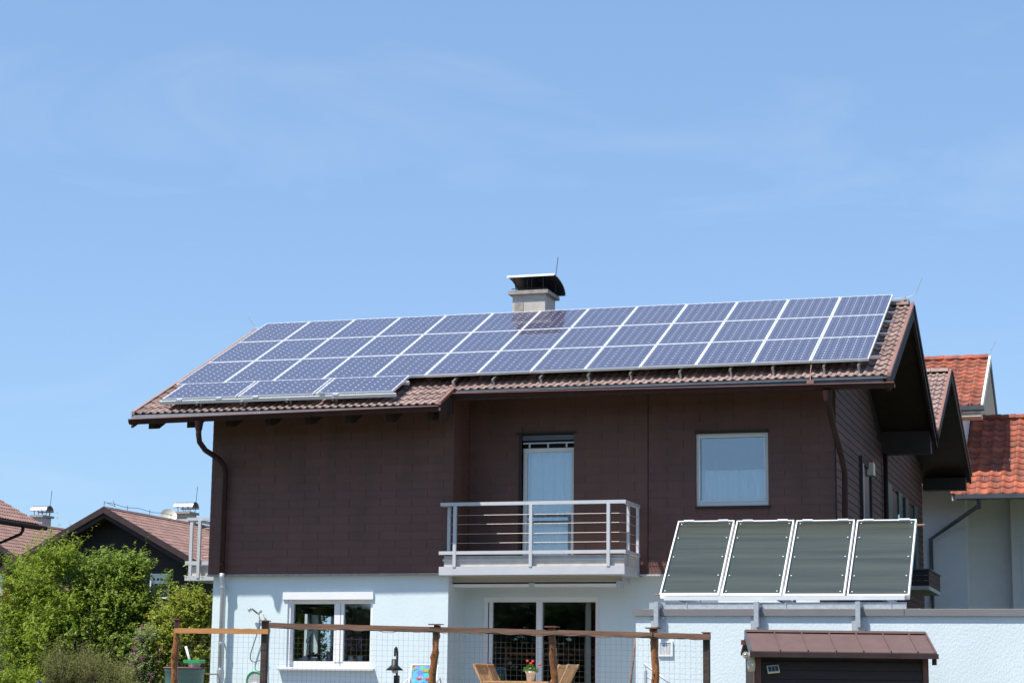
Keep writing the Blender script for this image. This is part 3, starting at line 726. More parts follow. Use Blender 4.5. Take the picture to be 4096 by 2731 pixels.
part('end_bracket', MB().box(ax0, ax1, GYR-.38, GYR+.0, -5.52, -5.48), M['galv'], aw)

# --- front balcony
BYF, BYB = -4.25, YR-.08
bx0 = hY(*z6(412, 660), BYF).x; bx1 = hY(*z6(1903, 660), BYF).x
zr_t = hY(*z6(1150, 108), BYF).z; zr_b = hY(*z6(1150, 135), BYF).z
zl_t = hY(*z6(1150, 503), BYF).z; zl_b = hY(*z6(1150, 530), BYF).z
zs_t = hY(*z6(1150, 628), BYF).z; zs_b = hY(*z6(1150, 696), BYF).z
bal = part('balcony', MB().box(bx0, bx1, BYF, YR-.02, zs_b, zs_t), M['paint_grey'], house)
part('parapet', MB().box(bx0+.07, bx1-.02, BYF+.07, BYF+.15, zs_t, zl_b-.02).box(bx1-.10, bx1-.02, BYF+.15, YR-.02, zs_t, zl_b-.02), M['concrete'], bal)
part('flashing', MB().box(bx0+.05, bx1-.015, BYF+.055, BYF+.075, zs_t+.10, zs_t+.135), M['paint_grey'], bal)
part('floor', MB().box(bx0+.1, bx1-.1, BYF+.15, YR-.021, zs_t, zs_t+.06), M['concrete'], bal)
ex = bx1+.02
part('top_rail', MB().box(bx0+.01, bx1+.02, BYF, BYF+.06, zr_b, zr_t).box(bx1-.04, bx1+.02, BYF+.06, BYB, zr_b, zr_t).box(bx0+.01, bx0+.07, BYF+.06, BYF+.22, zr_b, zr_t), M['paint_grey'], bal)
part('bottom_rail', MB().box(bx0-.005, bx1+.02, BYF-.005, BYF+.06, zl_b, zl_t).box(bx1-.04, bx1+.02, BYF+.06, BYB, zl_b, zl_t), M['paint_grey'], bal)
for zx in (540, 1150, 1773):
    xx = hY(*z6(zx, 300), BYF).x
    part('post', MB().box(xx-.028, xx+.028, BYF-.012, BYF+.045, zs_t-.01, zr_b), M['paint_grey'], bal)
for yy in (BYF+.32, BYB-.05):
    part('post', MB().box(bx1-.035, bx1+.012, yy-.028, yy+.028, zs_t-.1, zr_b), M['paint_grey'], bal)
part('post', MB().box(bx0+.09, bx0+.145, BYF+.16, BYF+.21, zl_t, zr_b), M['paint_grey'], bal)
for zy in (213, 286, 364, 438):
    zc = hY(*z6(1150, zy), BYF).z
    part('cable', MB().tube([(bx0+.11, BYF+.18, zc), (bx0+.2, BYF+.02, zc), (bx1-.1, BYF+.02, zc), (bx1-.01, BYF+.12, zc), (bx1-.01, BYB, zc)], .0045, 6), M['cable'], bal)

# --- balcony on the left side
LBY = .5
a = hY(*z4(1505, 245), LBY); b = hY(*z4(1490, 605), LBY); c_ = hY(*z4(1490, 745), LBY); p1 = hY(*z4(1615, 245), LBY).x; p2 = hY(*z4(1555, 245), LBY).x
lb = part('balcony', MB().box(c_.x, XL+.02, LBY-.05, LBY+3.0, c_.z, c_.z+.10), M['paint_grey'], house)
part('parapet', MB().box(c_.x+.12, XL, LBY+.05, LBY+.15, c_.z+.1, b.z-.06), M['concrete'], lb)
part('top_rail', MB().box(a.x, XL, LBY-.02, LBY+.04, a.z-.05, a.z+.01).box(a.x, a.x+.06, LBY+.04, LBY+2.9, a.z-.05, a.z+.01), M['paint_grey'], lb)
part('bottom_rail', MB().box(b.x, XL, LBY-.025, LBY+.04, b.z-.04, b.z+.04).box(b.x, b.x+.06, LBY+.04, LBY+2.9, b.z-.03, b.z+.03), M['paint_grey'], lb)
for xx, yy in ((p1, LBY-.04), (p2-.22, LBY+.38)):
    part('post', MB().box(xx-.032, xx+.032, yy-.025, yy+.03, c_.z+.05, a.z-.05), M['paint_grey'], lb)
for i in range(4):
    zc = a.z-.05-(i+.9)*(a.z-b.z)/4.9
    part('cable', MB().tube([(p1, LBY, zc), (XL, LBY, zc)], .0045, 6), M['cable'], lb)

# --- chimney
CHY = .28
cxa, cxb = 5.312, 6.003; cyb = CHY+.74
ct = .405
ch = part('chimney', MB().box(cxa, cxb, CHY, cyb, -1.0, ct), M['concrete'], house)
part('cap_slab', MB().box(cxa-.075, cxb+.075, CHY-.07, cyb+.07, ct, ct+.075), M['concrete_d'], ch)
part('cleaning_door', MB().box(cxa+.05, cxa+.23, CHY-.012, CHY, .03, .24), M['concrete_d'], ch)
ymid = (CHY+cyb)/2; x_a, x_b = cxa-.09, cxb+.22; yf0, zb0, zt0 = CHY-.10, ct+.10, ct+.375
def hood(o):
    pr = [(yf0+.86*math.sin(t), zb0+(zt0-zb0)*math.cos(t)) for t in np.linspace(0, math.pi/2, 12)]
    out = [(y, z) for y, z in pr]; inn = [(y-o*math.sin(t), z-o) for (y, z), t in zip(pr, np.linspace(0, math.pi/2, 12))]
    return out, inn
po, pi_ = hood(.014)
part('cowl', MB().prism(po+pi_[::-1], 0, x_a, x_b), M['cowl'], ch)
_, pj = hood(.018)
part('soot_lining', MB().prism(pi_+pj[::-1], 0, x_a+.01, x_b-.01), M['black'], ch)
part('cowl_lip', MB().prism([(yf0-.035, zt0-.035), (yf0-.03, zt0-.04), (yf0+.02, zt0+.003), (yf0+.015, zt0+.012)], 0, x_a, x_b), M['alu'], ch)  # sunlit brightness of the edge put into a paler metal than the cowl
zc0 = ct+.12
fs = MB()
for xx in (cxa+.06, cxa+.3, cxb-.3, cxb-.06):
    for yy in (CHY+.06, cyb-.06):
        fs.tube([(xx, yy, ct+.08), (xx+(-.02 if xx < 5.5 else .02), ymid+(yy-ymid)*1.28, zt0-.02 if yy < ymid else zc0+.13)], .011, 6)
fs.tube([(cxa-.02, CHY-.02, ct+.12), (cxb+.05, CHY-.02, ct+.12)], .008, 5).tube([(cxa-.02, cyb, ct+.12), (cxb+.05, cyb, ct+.12)], .008, 5)
part('cowl_stay', fs, M['steel_dark'], ch)
t0 = hY(1700+1025/1.96, 1000+205/1.96, ymid); t1 = hY(1700+1043/1.96, 1000+55/1.96, ymid)
part('lightning_rod', MB().tube([(t0.x-.0, ymid, ct+.1), (t0.x, ymid, t0.z), (t1.x, ymid, t1.z)], .007, 5), M['steel_dark'], ch)

# --- lightning conductors at both ends of the ridge
q0 = hY(3100+1860/3.92, 1150+175/3.92, .05); q1 = hY(3100+2030/3.92, 1150+158/3.92, .05); q2 = hY(3100+2160/3.92, 1150+125/3.92, .05); q3 = hY(3100+2215/3.92, 1150+70/3.92, .05); q4 = hY(2700+1665/1.6848, 1080+52/1.6848, .05)
part('lightning_rod', MB().tube([q0, q1, (q1+q2)/2+Vector((.03, 0, -.005)), q2, q3, q4], .006, 6), M['cable'], house)
part('rod_holder', MB().box(q1.x-.02, q1.x+.02, .02, .08, zr+.1, q1.z+.03), M['galv'], house)
q0 = hY(450+985/1.68, 1150+278/1.68, .05); q1 = hY(450+960/1.68, 1150+268/1.68, .05); q2 = hY(450+940/1.68, 1150+240/1.68, .05); q3 = hY(450+915/1.68, 1150+198/1.68, .05)
part('lightning_rod', MB().tube([Vector((q0.x+.4, .05, zr+.1)), q0, q1, q2, q3], .006, 6), M['cable'], house)
qa = hY(3100+570/3.92, 1150+1215/3.92, EYR+.1); qb = hY(3100+555/3.92, 1150+1480/3.92, EYR-.13)
part('conductor_wire', MB().tube([qa, (qa+qb)/2+Vector((-.01, 0, 0)), qb], .009, 6).box(qb.x-.06, qb.x+.06, EYR-.16, EYR-.13, qb.z-.03, qb.z+.03), M['verge'], house)

# --- mounting rails and roof hooks of the photovoltaic array
def on_plane(x, s, off): return Vector((x, -s*CT, -s*ST)) + nd*off
HP = 1.48668
def slope_bar(x, s0, s1, o, w, h, mb): return mb.beam(on_plane(x, s0, o), on_plane(x, s1, o), w, h, nd)
mr = MB()
for j in range(3):
    for fr_ in (.22, .78):
        s = (j+fr_)*HP
        part('mounting_rail', MB().beam(on_plane(-.04, s, -.069), on_plane(13.16, s, -.069), .045, .045, nd), M['rail_alu'], house)
for zx, zy in ((1812, 1522), (1970, 1515), (2160, 1506), (2352, 1497), (2520, 1490), (2718, 1483), (2920, 1474), (3090, 1468), (3294, 1462), (3433, 1458)):
    d = ray(zx, zy); t = (Vector(CAMP).dot(nd)+.075)/(-Vector(d).dot(nd)); p = Vector(CAMP)+Vector(d)*t
    hk = part('roof_hook', MB().beam(p+vd*.5-nd*.03, p+vd*-.02-nd*.03, .04, .05, nd), M['rail_alu'], house)
    part('hook_foot', MB().beam(p+vd*.05-nd*.02, p+vd*.03-nd*.19, .035, .012, vd), M['galv'], hk)
SG = 3*HP-.0305
for i in range(2):
    s = SG+(.25 if i == 0 else .985)
    part('mounting_rail', MB().beam(on_plane(.12, s, -.075), on_plane(4.76, s, -.075), .045, .06, nd), M['alu'], house)
for zx, zy in ((672, 1613), (792, 1612), (970, 1607), (1152, 1600), (1336, 1593)):
    d = ray(zx, zy); t = (Vector(CAMP).dot(nd)+.11)/(-Vector(d).dot(nd)); p = Vector(CAMP)+Vector(d)*t
    hk = part('roof_hook', MB().beam(p+vd*.3, p-vd*.07, .04, .045, nd), M['rail_alu'], house)
    part('hook_foot', MB().beam(p+vd*.1-nd*.01, p+vd*.1-nd*.16, .03, .012, vd), M['galv'], hk)
for zx, zy in ((645, 585), (1265, 560), (1840, 540)):
    p = hY(550+zx/3.92, 1450+zy/3.92, on_plane(0, SG+1.0, -.03).y-.012)
    part('end_clamp', MB().box(p.x-.05, p.x+.05, p.y-.012, p.y+.02, p.z-.02, p.z+.012), M['rail_alu'], house)
for zx, zy in ((1495, 718), (1400, 703)):
    p = hY(450+zx/1.68, 1150+zy/1.68, on_plane(0, SG+1.0, -.03).y-.012)
    part('end_clamp', MB().box(p.x-.05, p.x+.05, p.y-.012, p.y+.02, p.z-.02, p.z+.012), M['rail_alu'], house)

# ------------------------------------------------------------------ photovoltaic panels (each a thing)
PW, PH = .985, 1.472
fm = MB(); fw = .017; ft = .045
fm.box(0, fw, 0, PH, -ft, 0).box(PW-fw, PW, 0, PH, -ft, 0).box(fw, PW-fw, 0, fw, -ft, 0).box(fw, PW-fw, PH-fw, PH, -ft, 0)
lam = MB().box(fw, PW-fw, fw, PH-fw, -.012, -.006)
cells = MB(); cp = .1575; cs_ = .1536; cx_ = (PW-6*cp)/2; cy_ = (PH-9*cp)/2; chm = .0235
for i in range(6):
    for j in range(9):
        a = cx_+i*cp+(cp-cs_)/2; b = cy_+j*cp+(cp-cs_)/2; n = len(cells.v)
        cells.v += [(a+x, b+y, -.0035) for x, y in ((chm, 0), (cs_-chm, 0), (cs_, chm), (cs_, cs_-chm), (cs_-chm, cs_), (chm, cs_), (0, cs_-chm), (0, chm))]
        cells.f.append(tuple(range(n, n+8)))
bus = MB()
for i in range(6):
    for q in (.27, .73):
        x = cx_+(i+q)*cp
        bus.quad((x-.0011, cy_, -.0029), (x+.0011, cy_, -.0029), (x+.0011, PH-cy_, -.0029), (x-.0011, PH-cy_, -.0029))
proto = thing('photovoltaic_module', (0, 0, 0), 'x', 'solar panel')
link('frame', fm.mesh('frame'), M['alu'], proto); link('laminate', lam.mesh('laminate'), M['backsheet'], proto)
link('solar_cells', cells.mesh('solar_cells'), M['cell'], proto, kind='stuff')
link('busbars', bus.mesh('busbars'), M['cell'] if False else M['galv'], proto, kind='stuff')
first = True
ORD = ['first', 'second', 'third', 'fourth', 'fifth', 'sixth', 'seventh', 'eighth', 'ninth', 'tenth', 'eleventh', 'twelfth', 'thirteenth']
for j in range(3):
    for i in range(13):
        o = proto if first else copy_tree(proto); first = False
        p = on_plane(i+.0075, (j+1)*HP-.008, rnd.uniform(-.0015, .0015))
        o.location = p; o.rotation_euler = (TH+rnd.uniform(-.0012, .0012), rnd.uniform(-.001, .001), 0)
        o['label'] = 'blue upright solar module, %s row, %s from the open tiled gable edge' % (('top', 'middle', 'third')[j], ORD[12-i])
        o['group'] = 'upright solar panels on the house roof'
for i in range(3):
    o = copy_tree(proto)
    # landscape: local x runs down the slope
    o.location = on_plane(.159+i*1.5225+.02, SG+.005, 0)
    o.rotation_euler = (Matrix.Rotation(TH, 3, 'X') @ Matrix.Rotation(-math.pi/2, 3, 'Z')).to_euler()
    o['label'] = ['blue sideways solar panel at the lower left roof corner, end one beside the tiled verge', 'middle one of three sideways solar panels below the long rows', 'blue sideways solar panel below the long rows, end one beside the step in the eaves'][i]
    o['group'] = 'sideways solar panels above the left eave'

# ------------------------------------------------------------------ adjoining house behind
AH = thing('adjoining_house', (8, 8, -8.1), 'brown boarded house with brown tiled gable roof joined behind the solar panel house', 'house')
aX = 13.42
ay, az = 7.9, -.26
av = 4.34; avz = az-(ay-av)*math.tan(math.radians(26.3)); ab_y = 12.95; abz = az-(ab_y-ay)*math.tan(math.radians(19.9))
T2 = math.radians(26.3)
rf = part('roof', MB().prism([(av, avz-.05), (ay, az-.05), (ab_y, abz-.05), (ab_y, abz-.2), (ay, az-.22), (av, avz-.2)], 0, 2, aX-.05), M['dark_wood'], AH)
v2 = Vector((0, math.cos(T2), math.sin(T2)))
tm2 = tile_mesh('roof_tile', .295, .36, 'roman').mesh('roof_tile'); tm2.materials.append(M['tile'])
for i in range(6):
    for j in range(12):
        p = Vector((aX-.05-(i+1)*.3, av+.02, avz-.03))+v2*(j*.33)
        link('roof_tile', tm2, None, rf, p, (T2+rnd.uniform(-.01, .01), 0, 0))
part('roof_tile_field', tile_field((3, av+.02, avz-.03), (1, 0, 0), v2, .3, .33, 28, 12, 'roman'), M['tile'], rf, kind='stuff')
for i in range(5): part('ridge_tile', MB().prism([(ay-.15, az-.02), (ay-.05, az+.07), (ay+.06, az+.07), (ay+.16, az-.02)], 0, aX-.06-(i+1)*.4, aX-.06-i*.4-.01), M['tile'], rf)
part('verge_flashing', MB().prism([(av-.1, avz-.0), (ay, az+.05), (ay, az-.0), (av-.1, avz-.05)], 0, aX-.06, aX), M['verge'], rf)
part('barge_board', MB().prism([(av-.1, avz-.05), (ay, az+.0), (ay, az-.22), (av-.1, avz-.26)], 0, aX-.05, aX-.005), M['fascia'], rf)
part('barge_board', MB().prism([(ay, az+.05), (ab_y+.1, abz+.02), (ab_y+.1, abz-.22), (ay, az-.22)], 0, aX-.05, aX+.0), M['fascia'], rf)
part('verge_flashing', MB().prism([(ay, az+.06), (ab_y+.1, abz+.03), (ab_y+.1, abz-.03), (ay, az-.0)], 0, aX-.0, aX+.03), M['verge'], rf)
part('purlin', MB().box(XR-.01, aX-.1, ab_y-.5, ab_y-.15, abz-.42, abz-.12), M['dark_wood'], rf)
part('soffit', MB().quad((XR-.1, av+.01, avz-.21), (aX-.06, av+.01, avz-.21), (aX-.06, ay, az-.23), (XR-.1, ay, az-.23)), M['dark_wood'], rf)
w2 = part('side_wall', MB().prism([(YB+.01, -8.1), (12.25, -8.1), (12.25, abz-.1), (ay, az-.25), (YB+.01, avz-.2)], 0, XR-.5, XR-.025), M['backing'], AH)
z = -7.2
while z < -2.0:
    mb = MB(); y0, y1 = YB+.15, 12.25
    mb.v += [(0, y0, 0), (0, y1, 0), (0, y1, .142), (0, y0, .142), (.022, y0, 0), (.022, y1, 0), (.008, y1, .142), (.008, y0, .142)]
    mb.f += [(4, 5, 6, 7), (0, 1, 5, 4), (1, 2, 6, 5), (3, 0, 4, 7)]
    part('clapboard', mb, M['boards'], w2, loc=(XR-.025, 0, z)); z += .14
for pa, pb in ((3300+640/2.412, 3300+700/2.412), (3300+800/2.412, 3300+850/2.412)):
    ya = hX(pa, 2000, XR+.02).y; yb = hX(pb, 2000, XR+.02).y
    wn_ = part('window', MB().box(XR-.02, XR+.012, ya, yb, -5.1, -3.2), M['steel_dark'], AH)
    for s0, s1 in ((ya-.75, ya-.03), (yb+.03, yb+.75)):
        part('shutter', MB().box(XR-.0, XR+.045, s0, s1, -5.15, -3.12), M['green_shutter'], wn_)
part('end_wall', MB().box(2, XR-.1, 12.1, 12.2, -8.1, abz), M['backing'], AH)
# little side balcony with boarded front
by0, by1 = 5.75, 8.4
bb = part('balcony', MB().box(XR, 13.0, by0, by1, -5.30, -5.22), M['concrete'], AH)
for i in range(3):
    z0 = -5.22+i*.115
    part('board', MB().box(12.98, 13.0, by0, by1, z0+.004, z0+.112), M['boards'], bb)
    part('board', MB().box(XR, 12.979, by0, by0+.02, z0+.004, z0+.112), M['dark_wood'], bb)
part('handrail', MB().box(XR, 13.03, by0-.02, by0+.06, -4.875, -4.85).box(12.95, 13.03, by0+.06, by1+.02, -4.875, -4.85), M['flash'], bb)

# ------------------------------------------------------------------ house with orange tiles
OH = thing('orange_roof_house', (13, 18, -8.1), 'white rendered house with bright orange clay tile roofs beyond the brown gables', 'house')
oe_y, or_y = 14.0, 18.0
oe = hY(3500+1600/3.136, 1600+1150/3.136, oe_y).z; orz = hY(3500+1400/3.136, 1600+235/3.136, or_y).z
ot = math.atan2(orz-oe, or_y-oe_y); ov = Vector((0, math.cos(ot), math.sin(ot)))
lr = part('roof', MB().prism([(oe_y+.03, oe-.06), (or_y, orz-.06), (or_y+4, oe), (or_y+4, oe-.2), (or_y, orz-.25), (oe_y+.03, oe-.2)], 0, 12.85, 19), M['wall_cream'], OH)
part('added_shade_roof', MB().prism([(oe_y+.03, oe+.34), (or_y, orz+.34), (or_y, orz+.15), (oe_y+.03, oe+.2)], 0, 10.2, 12.8), M['otile'], OH)  # hidden roof piece, added only to keep the white wall in shade
otm = tile_mesh('roof_tile', .305, .42, 'spanish', .025, .03).mesh('roof_tile', True); otm.materials.append(M['otile'])
nrow = int(4.0/math.cos(ot)/.36)+1; cs = (4.0/math.cos(ot))/nrow
for i in range(-1, 9):
    for j in range(nrow):
        link('roof_tile', otm, None, lr, Vector((13.13+i*.31, oe_y-.05, oe-.04-.03))+ov*(j*cs+rnd.uniform(-.008, .008)), (ot+rnd.uniform(-.01, .01), 0, 0))
for i in range(8): part('ridge_tile', MB().tube([(13.1+i*.4, or_y, orz+.0), (13.1+i*.4+.41, or_y, orz+.02)], .105, 8), M['otile'], lr)
for (i, j) in ((1, 2), (2, 1), (3, 2), (4, 1), (2, 3), (4, 3), (5, 2), (3, 5), (5, 5), (4, 7)):
    p = Vector((13.13+i*.31+.17, oe_y, oe+.0))+ov*(j*cs+.05)
    part('snow_hook', MB().beam(p, p+Vector((0, -.0, .07)), .035, .012, (1, 0, 0)), M['galv'], lr)
og = MB().prism([(oe_y-.20, oe-.06), (oe_y-.19, oe-.17), (oe_y-.08, oe-.19), (oe_y-.06, oe-.07)], 0, 12.95, 19)
part('gutter', og, M['flash'], OH)
part('rendered_wall', MB().box(11, 19, oe_y+2.45, or_y+3, -8.1, oe+1.0), M['wall_white'], OH)
xw = hY(3500+1695/3.136, 2000, oe_y+2.2).x
part('rendered_wall', MB().box(xw, 19, oe_y+2.1, oe_y+2.449, -8.1, oe+.9), M['wall_white'], OH)
part('window', MB().box(xw+.25, xw+.95, oe_y+2.08, oe_y+2.11, -5.0, -3.3), M['cream'], OH)
g0 = hY(3500+1300/3.136, 1600+1200/3.136, oe_y-.1)
e1 = hY(3500+1290/3.136, 1600+1330/3.136, oe_y+.4); e2 = hY(3500+980/3.136, 1600+1545/3.136, oe_y+1.25); e3 = hY(3500+700/3.136, 1600+1740/3.136, oe_y+1.33)
part('downpipe', MB().tube([g0+Vector((0, 0, .05)), g0-Vector((0, 0, .12)), g0-Vector((.0, -.08, .28)), e1, e2, e3, e3-Vector((0, 0, 3))], .055, 10), M['flash'], OH, smooth=True)
# taller block
ue_y, ur_y = 14.6, 18.4
ue = hY(2700+2085/1.6848, 1080+900/1.6848, ue_y); ur = hY(2700+2135/1.6848, 1080+592/1.6848, ur_y)
ux = (ue.x+ur.x)/2
ut = math.atan2(ur.z-ue.z, ur_y-ue_y); uv = Vector((0, math.cos(ut), math.sin(ut)))
ubz = ue.z-.6
hr_ = part('roof', MB().prism([(ue_y+.03, ue.z-.05), (ur_y, ur.z-.05), (ur_y+4.6, ubz-.0), (ur_y+4.6, ubz-.2), (ur_y, ur.z-.25), (ue_y+.03, ue.z-.2)], 0, 8, ux-.08), M['wall_cream'], OH)
nrow = int(3.8/math.cos(ut)/.36)+1; cs = (3.8/math.cos(ut))/nrow
for i in range(8):
    for j in range(nrow):
        link('roof_tile', otm, None, hr_, Vector((ux-.09-(i+1)*.31, ue_y-.05, ue.z-.05))+uv*(j*cs+rnd.uniform(-.008, .008)), (ut+rnd.uniform(-.01, .01), 0, 0))
for i in range(7): part('ridge_tile', MB().tube([(ux-.1-i*.4, ur_y, ur.z+.02), (ux-.1-i*.4-.41, ur_y, ur.z)], .105, 8), M['otile'], hr_)
for (i, j) in ((1, 8), (2, 8), (4, 8), (1, 4), (2, 6), (3, 5), (2, 2), (1, 1)):
    p = Vector((ux-.09-i*.31-.14, ue_y, ue.z))+uv*(j*cs+.05)
    part('snow_hook', MB().beam(p, p+Vector((0, 0, .07)), .035, .012, (1, 0, 0)), M['galv'], hr_)
part('barge_board', MB().prism([(ue_y-.06, ue.z-.0), (ur_y, ur.z+.06), (ur_y, ur.z-.16), (ue_y-.06, ue.z-.2)], 0, ux-.085, ux-.03), M['wall_white'], hr_)
part('barge_board', MB().prism([(ur_y, ur.z+.06), (ur_y+4.7, ubz+.02), (ur_y+4.7, ubz-.2), (ur_y, ur.z-.16)], 0, ux-.085, ux-.03), M['flash'], hr_)
part('gutter', MB().prism([(ue_y-.20, ue.z-.06), (ue_y-.19, ue.z-.17), (ue_y-.08, ue.z-.19), (ue_y-.06, ue.z-.07)], 0, 9, ux-.0), M['flash'], OH)
part('soffit', MB().box(8, ux-.1, ue_y+.05, ue_y+.8, ue.z-.32, ue.z-.21), M['wall_cream'], OH)
part('rendered_wall', MB().prism([(ue_y+.8, -8), (ur_y+4, -8), (ur_y+4, ubz), (ur_y, ur.z-.25), (ue_y+.8, ue.z-.1)], 0, 8, 13.08), M['wall_white'], OH)
part('lightning_rod', MB().tube([(ux-.1, ur_y, ur.z+.1), (ux-.02, ur_y, ur.z+.22), (ux+.12, ur_y, ur.z+.48)], .008, 5), M['cable'], OH)

# ------------------------------------------------------------------ garage, collectors and their stand
GF = -6.15
ga = thing('garage', (13, -5, -8.1), 'flat-roofed pale blue rendered garage with grey metal coping', 'garage')
gx0 = 9.45
part('rendered_wall', MB().box(gx0, 19.5, GF, -3.05, -8.1, -6.31), M['render_rough'], ga)
part('coping', MB().box(gx0-.05, 19.55, GF-.05, -3.06, -6.309, -6.205), M['coping'], ga)
part('coping_joint', MB().box(13.72, 13.73, GF-.054, GF-.04, -6.309, -6.203), M['flash'], ga)
part('roof_gravel', MB().box(gx0+.1, 19.4, GF+.1, -3.1, -6.2049, -6.195), M['concrete'], ga)
va, vb = hY(*z9(528, 980), GF-.03), hY(*z9(733, 1195), GF-.03)
vt = part('vent_grille', frame_y(MB(), va.x, vb.x, vb.z, va.z, GF-.03, GF+.002, .03), M['white'], ga)
nsl = 13
for i in range(nsl):
    zc = vb.z+.035+(va.z-vb.z-.07)*(i+.5)/nsl
    part('louvre', MB().prism([(GF-.024, zc-.008), (GF-.004, zc+.004), (GF-.004, zc+.009), (GF-.024, zc-.003)], 0, va.x+.03, vb.x-.03), M['white'], vt)
part('centre_bar', MB().box((va.x+vb.x)/2-.006, (va.x+vb.x)/2+.006, GF-.028, GF-.02, vb.z+.03, va.z-.03), M['white'], vt)
part('vent_back', MB().box(va.x+.03, vb.x-.03, GF-.003, GF-.001, vb.z+.03, va.z-.03), M['flash'], vt)

TC = math.radians(42.4); cv = Vector((0, math.cos(TC), math.sin(TC))); cn = Vector((0, -math.sin(TC), math.cos(TC)))
CW, CL = .968, 1.925
cfm = MB(); w_ = .023
cfm.box(0, w_, 0, CL, -.09, .004).box(CW-w_, CW, 0, CL, -.09, .004).box(w_, CW-w_, 0, w_, -.09, .004).box(w_, CW-w_, CL-w_, CL, -.09, .004)
col0 = thing('solar_collector', (0, 0, 0), 'x', 'solar collector', 'solar collectors on the garage roof')
link('frame', cfm.mesh('frame'), M['alu'], col0)
for xx in (.1, CW-.28):
    link('cover_strip', MB().box(xx, xx+.17, CL-.02, CL+.012, -.03, .012).mesh('cover_strip'), M['alu'], col0)
link('absorber', MB().box(w_, CW-w_, w_, CL-w_, -.05, -.035).mesh('absorber'), M['absorber'], col0)
link('glass', MB().box(w_-.005, CW-w_+.005, w_-.005, CL-w_+.005, -.008, -.004).mesh('glass'), M['cglass'], col0)
link('housing', MB().box(.005, CW-.005, .005, CL-.005, -.1, -.09).mesh('housing'), M['galv'], col0)
sc0 = MB().lathe([(0, .006), (.010, .005), (.010, 0)], (0, 0, 0), 8).mesh('screw'); sc0.materials.append(M['alu'])
for xx in (.075, CW-.075):
    for t in (.045, .25, .5, .76, .955):
        link('screw', sc0, None, col0, (xx, t*CL, -.003))
clab = ['dark glazed solar collector on the garage roof, end one beside the balcony', 'dark glazed solar collector on the garage roof, second from the balcony', 'dark glazed solar collector on the garage roof, third from the balcony', 'dark glazed solar collector on the garage roof, end one by the brown side wall']
for i in range(4):
    o = col0 if i == 0 else copy_tree(col0)
    o.location = (9.807+i*1.0045, -6.0, -5.955-.008*i); o.rotation_euler = (TC, 0, 0); o['label'] = clab[i]
cst = thing('collector_stand', (11.8, -5.5, -6.2), 'galvanised steel stand carrying the four solar collectors over the garage wall', 'metal stand')
st_y = -6.02
part('support_rail', MB().box(9.89, 13.72, st_y-.03, st_y+.03, -6.055, -5.99), M['alu'], cst)
bz = hY(*z9(600, 490), st_y).z
part('cross_beam', MB().box(9.64, 13.74, st_y, st_y+.09, bz-.05, bz+.05), M['galv'], cst)
for px_ in (10.15, 11.75, 13.4):
    part('arm', MB().beam((px_, -5.98, -6.03), (px_, -4.5, -6.06), .07, .07), M['galv'], cst)
    part('arm', MB().beam((px_, -4.62, -4.86), (px_, -4.45, -6.18), .05, .05), M['galv'], cst)
    part('arm', MB().beam((px_, -5.95, -6.02), (px_, -4.66, -4.84), .05, .04), M['galv'], cst)
    part('u_bolt', MB().box(px_+.10, px_+.115, st_y-.012, st_y+.1, bz-.09, bz+.06), M['galv'], cst)
for zx in (510, 1900, 3310):
    tp = hY(*z9(zx, 460), GF-.10); 
    part('upright', MB().box(tp.x-.036, tp.x+.036, GF-.16, GF-.058, -6.485, -6.09).box(tp.x-.036, tp.x+.036, GF-.06, st_y+.03, -6.17, -6.10), M['galv'], cst)
    bp = part('base_plate', MB().box(tp.x-.115, tp.x+.125, GF-.016, GF+.004, -6.56, -6.32).box(tp.x-.03, tp.x+.03, GF-.06, GF-.01, -6.47, -6.35), M['galv'], cst)
    for dx in (-.09, .10):
        for dz in (-6.535, -6.345):
            part('bolt', MB().box(tp.x+dx-.009, tp.x+dx+.009, GF-.03, GF-.015, dz-.009, dz+.009), M['chrome'], bp)
part('rear_beam', MB().box(9.8, 13.8, -4.5, -4.42, -6.2, -6.12), M['galv'], cst)
pc = hX(3300+915/2.412, 1800+708/2.412, 13.88)
part('pipe_fitting', MB().tube([(13.80, -4.62, -4.78), (13.92, -4.62, -4.78)], .018, 8).tube([(9.82, -5.96, -5.96), (9.72, -5.96, -5.96)], .014, 8), M['verge'], cst)
part('vent_valve', MB().tube([(13.5, -4.56, -4.68), (13.5, -4.56, -4.60)], .014, 8), M['chrome'], cst)

# ------------------------------------------------------------------ shed in front of the garage
sa = math.radians(17)
SA = hY(*z7(875, 1035), -8.6)
SL, RUN, DROP = 2.6, .70, .27
shed = thing('garden_shed', (SA.x, SA.y, -8.1), 'small dark brown boarded shed with brown sheet metal roof by the garage wall', 'shed', rot=(0, 0, sa))
zR = SA.z+8.1                                  # ridge height above the shed's base
def sp(name, mb, m, parent=shed): return part(name, mb, m, parent, loc=(0, 0, 0))
sroof = sp('roof', MB().prism([(-RUN, zR-DROP-.04), (0, zR-.02), (RUN, zR-DROP-.04), (RUN, zR-DROP-.07), (0, zR-.06), (-RUN, zR-DROP-.07)], 0, .0, SL), M['dark_wood'])
edges = [0, .405, .80, 1.20, 1.59, 1.98, 2.36, SL]
for i in range(7):
    e0, e1 = edges[i], edges[i+1]; kick = .006
    mb = MB(); mb.prism([(-RUN-.02, zR-DROP-.03), (-.02, zR+.006-.02), (-.02, zR-.02), (-RUN-.02, zR-DROP-.05)], 0, e0+.004, e1-.004)
    sp('roof_panel', mb, M['shed_roof'], sroof)
    if i: sp('standing_seam', MB().beam((e0, -RUN-.02, zR-DROP-.022), (e0, -.03, zR-.006), .014, .028), M['shed_roof'], sroof)
sp('roof_panel', MB().prism([(RUN+.02, zR-DROP-.03), (.0, zR+.0), (.0, zR-.02), (RUN+.02, zR-DROP-.05)], 0, 0, SL), M['shed_roof'], sroof)
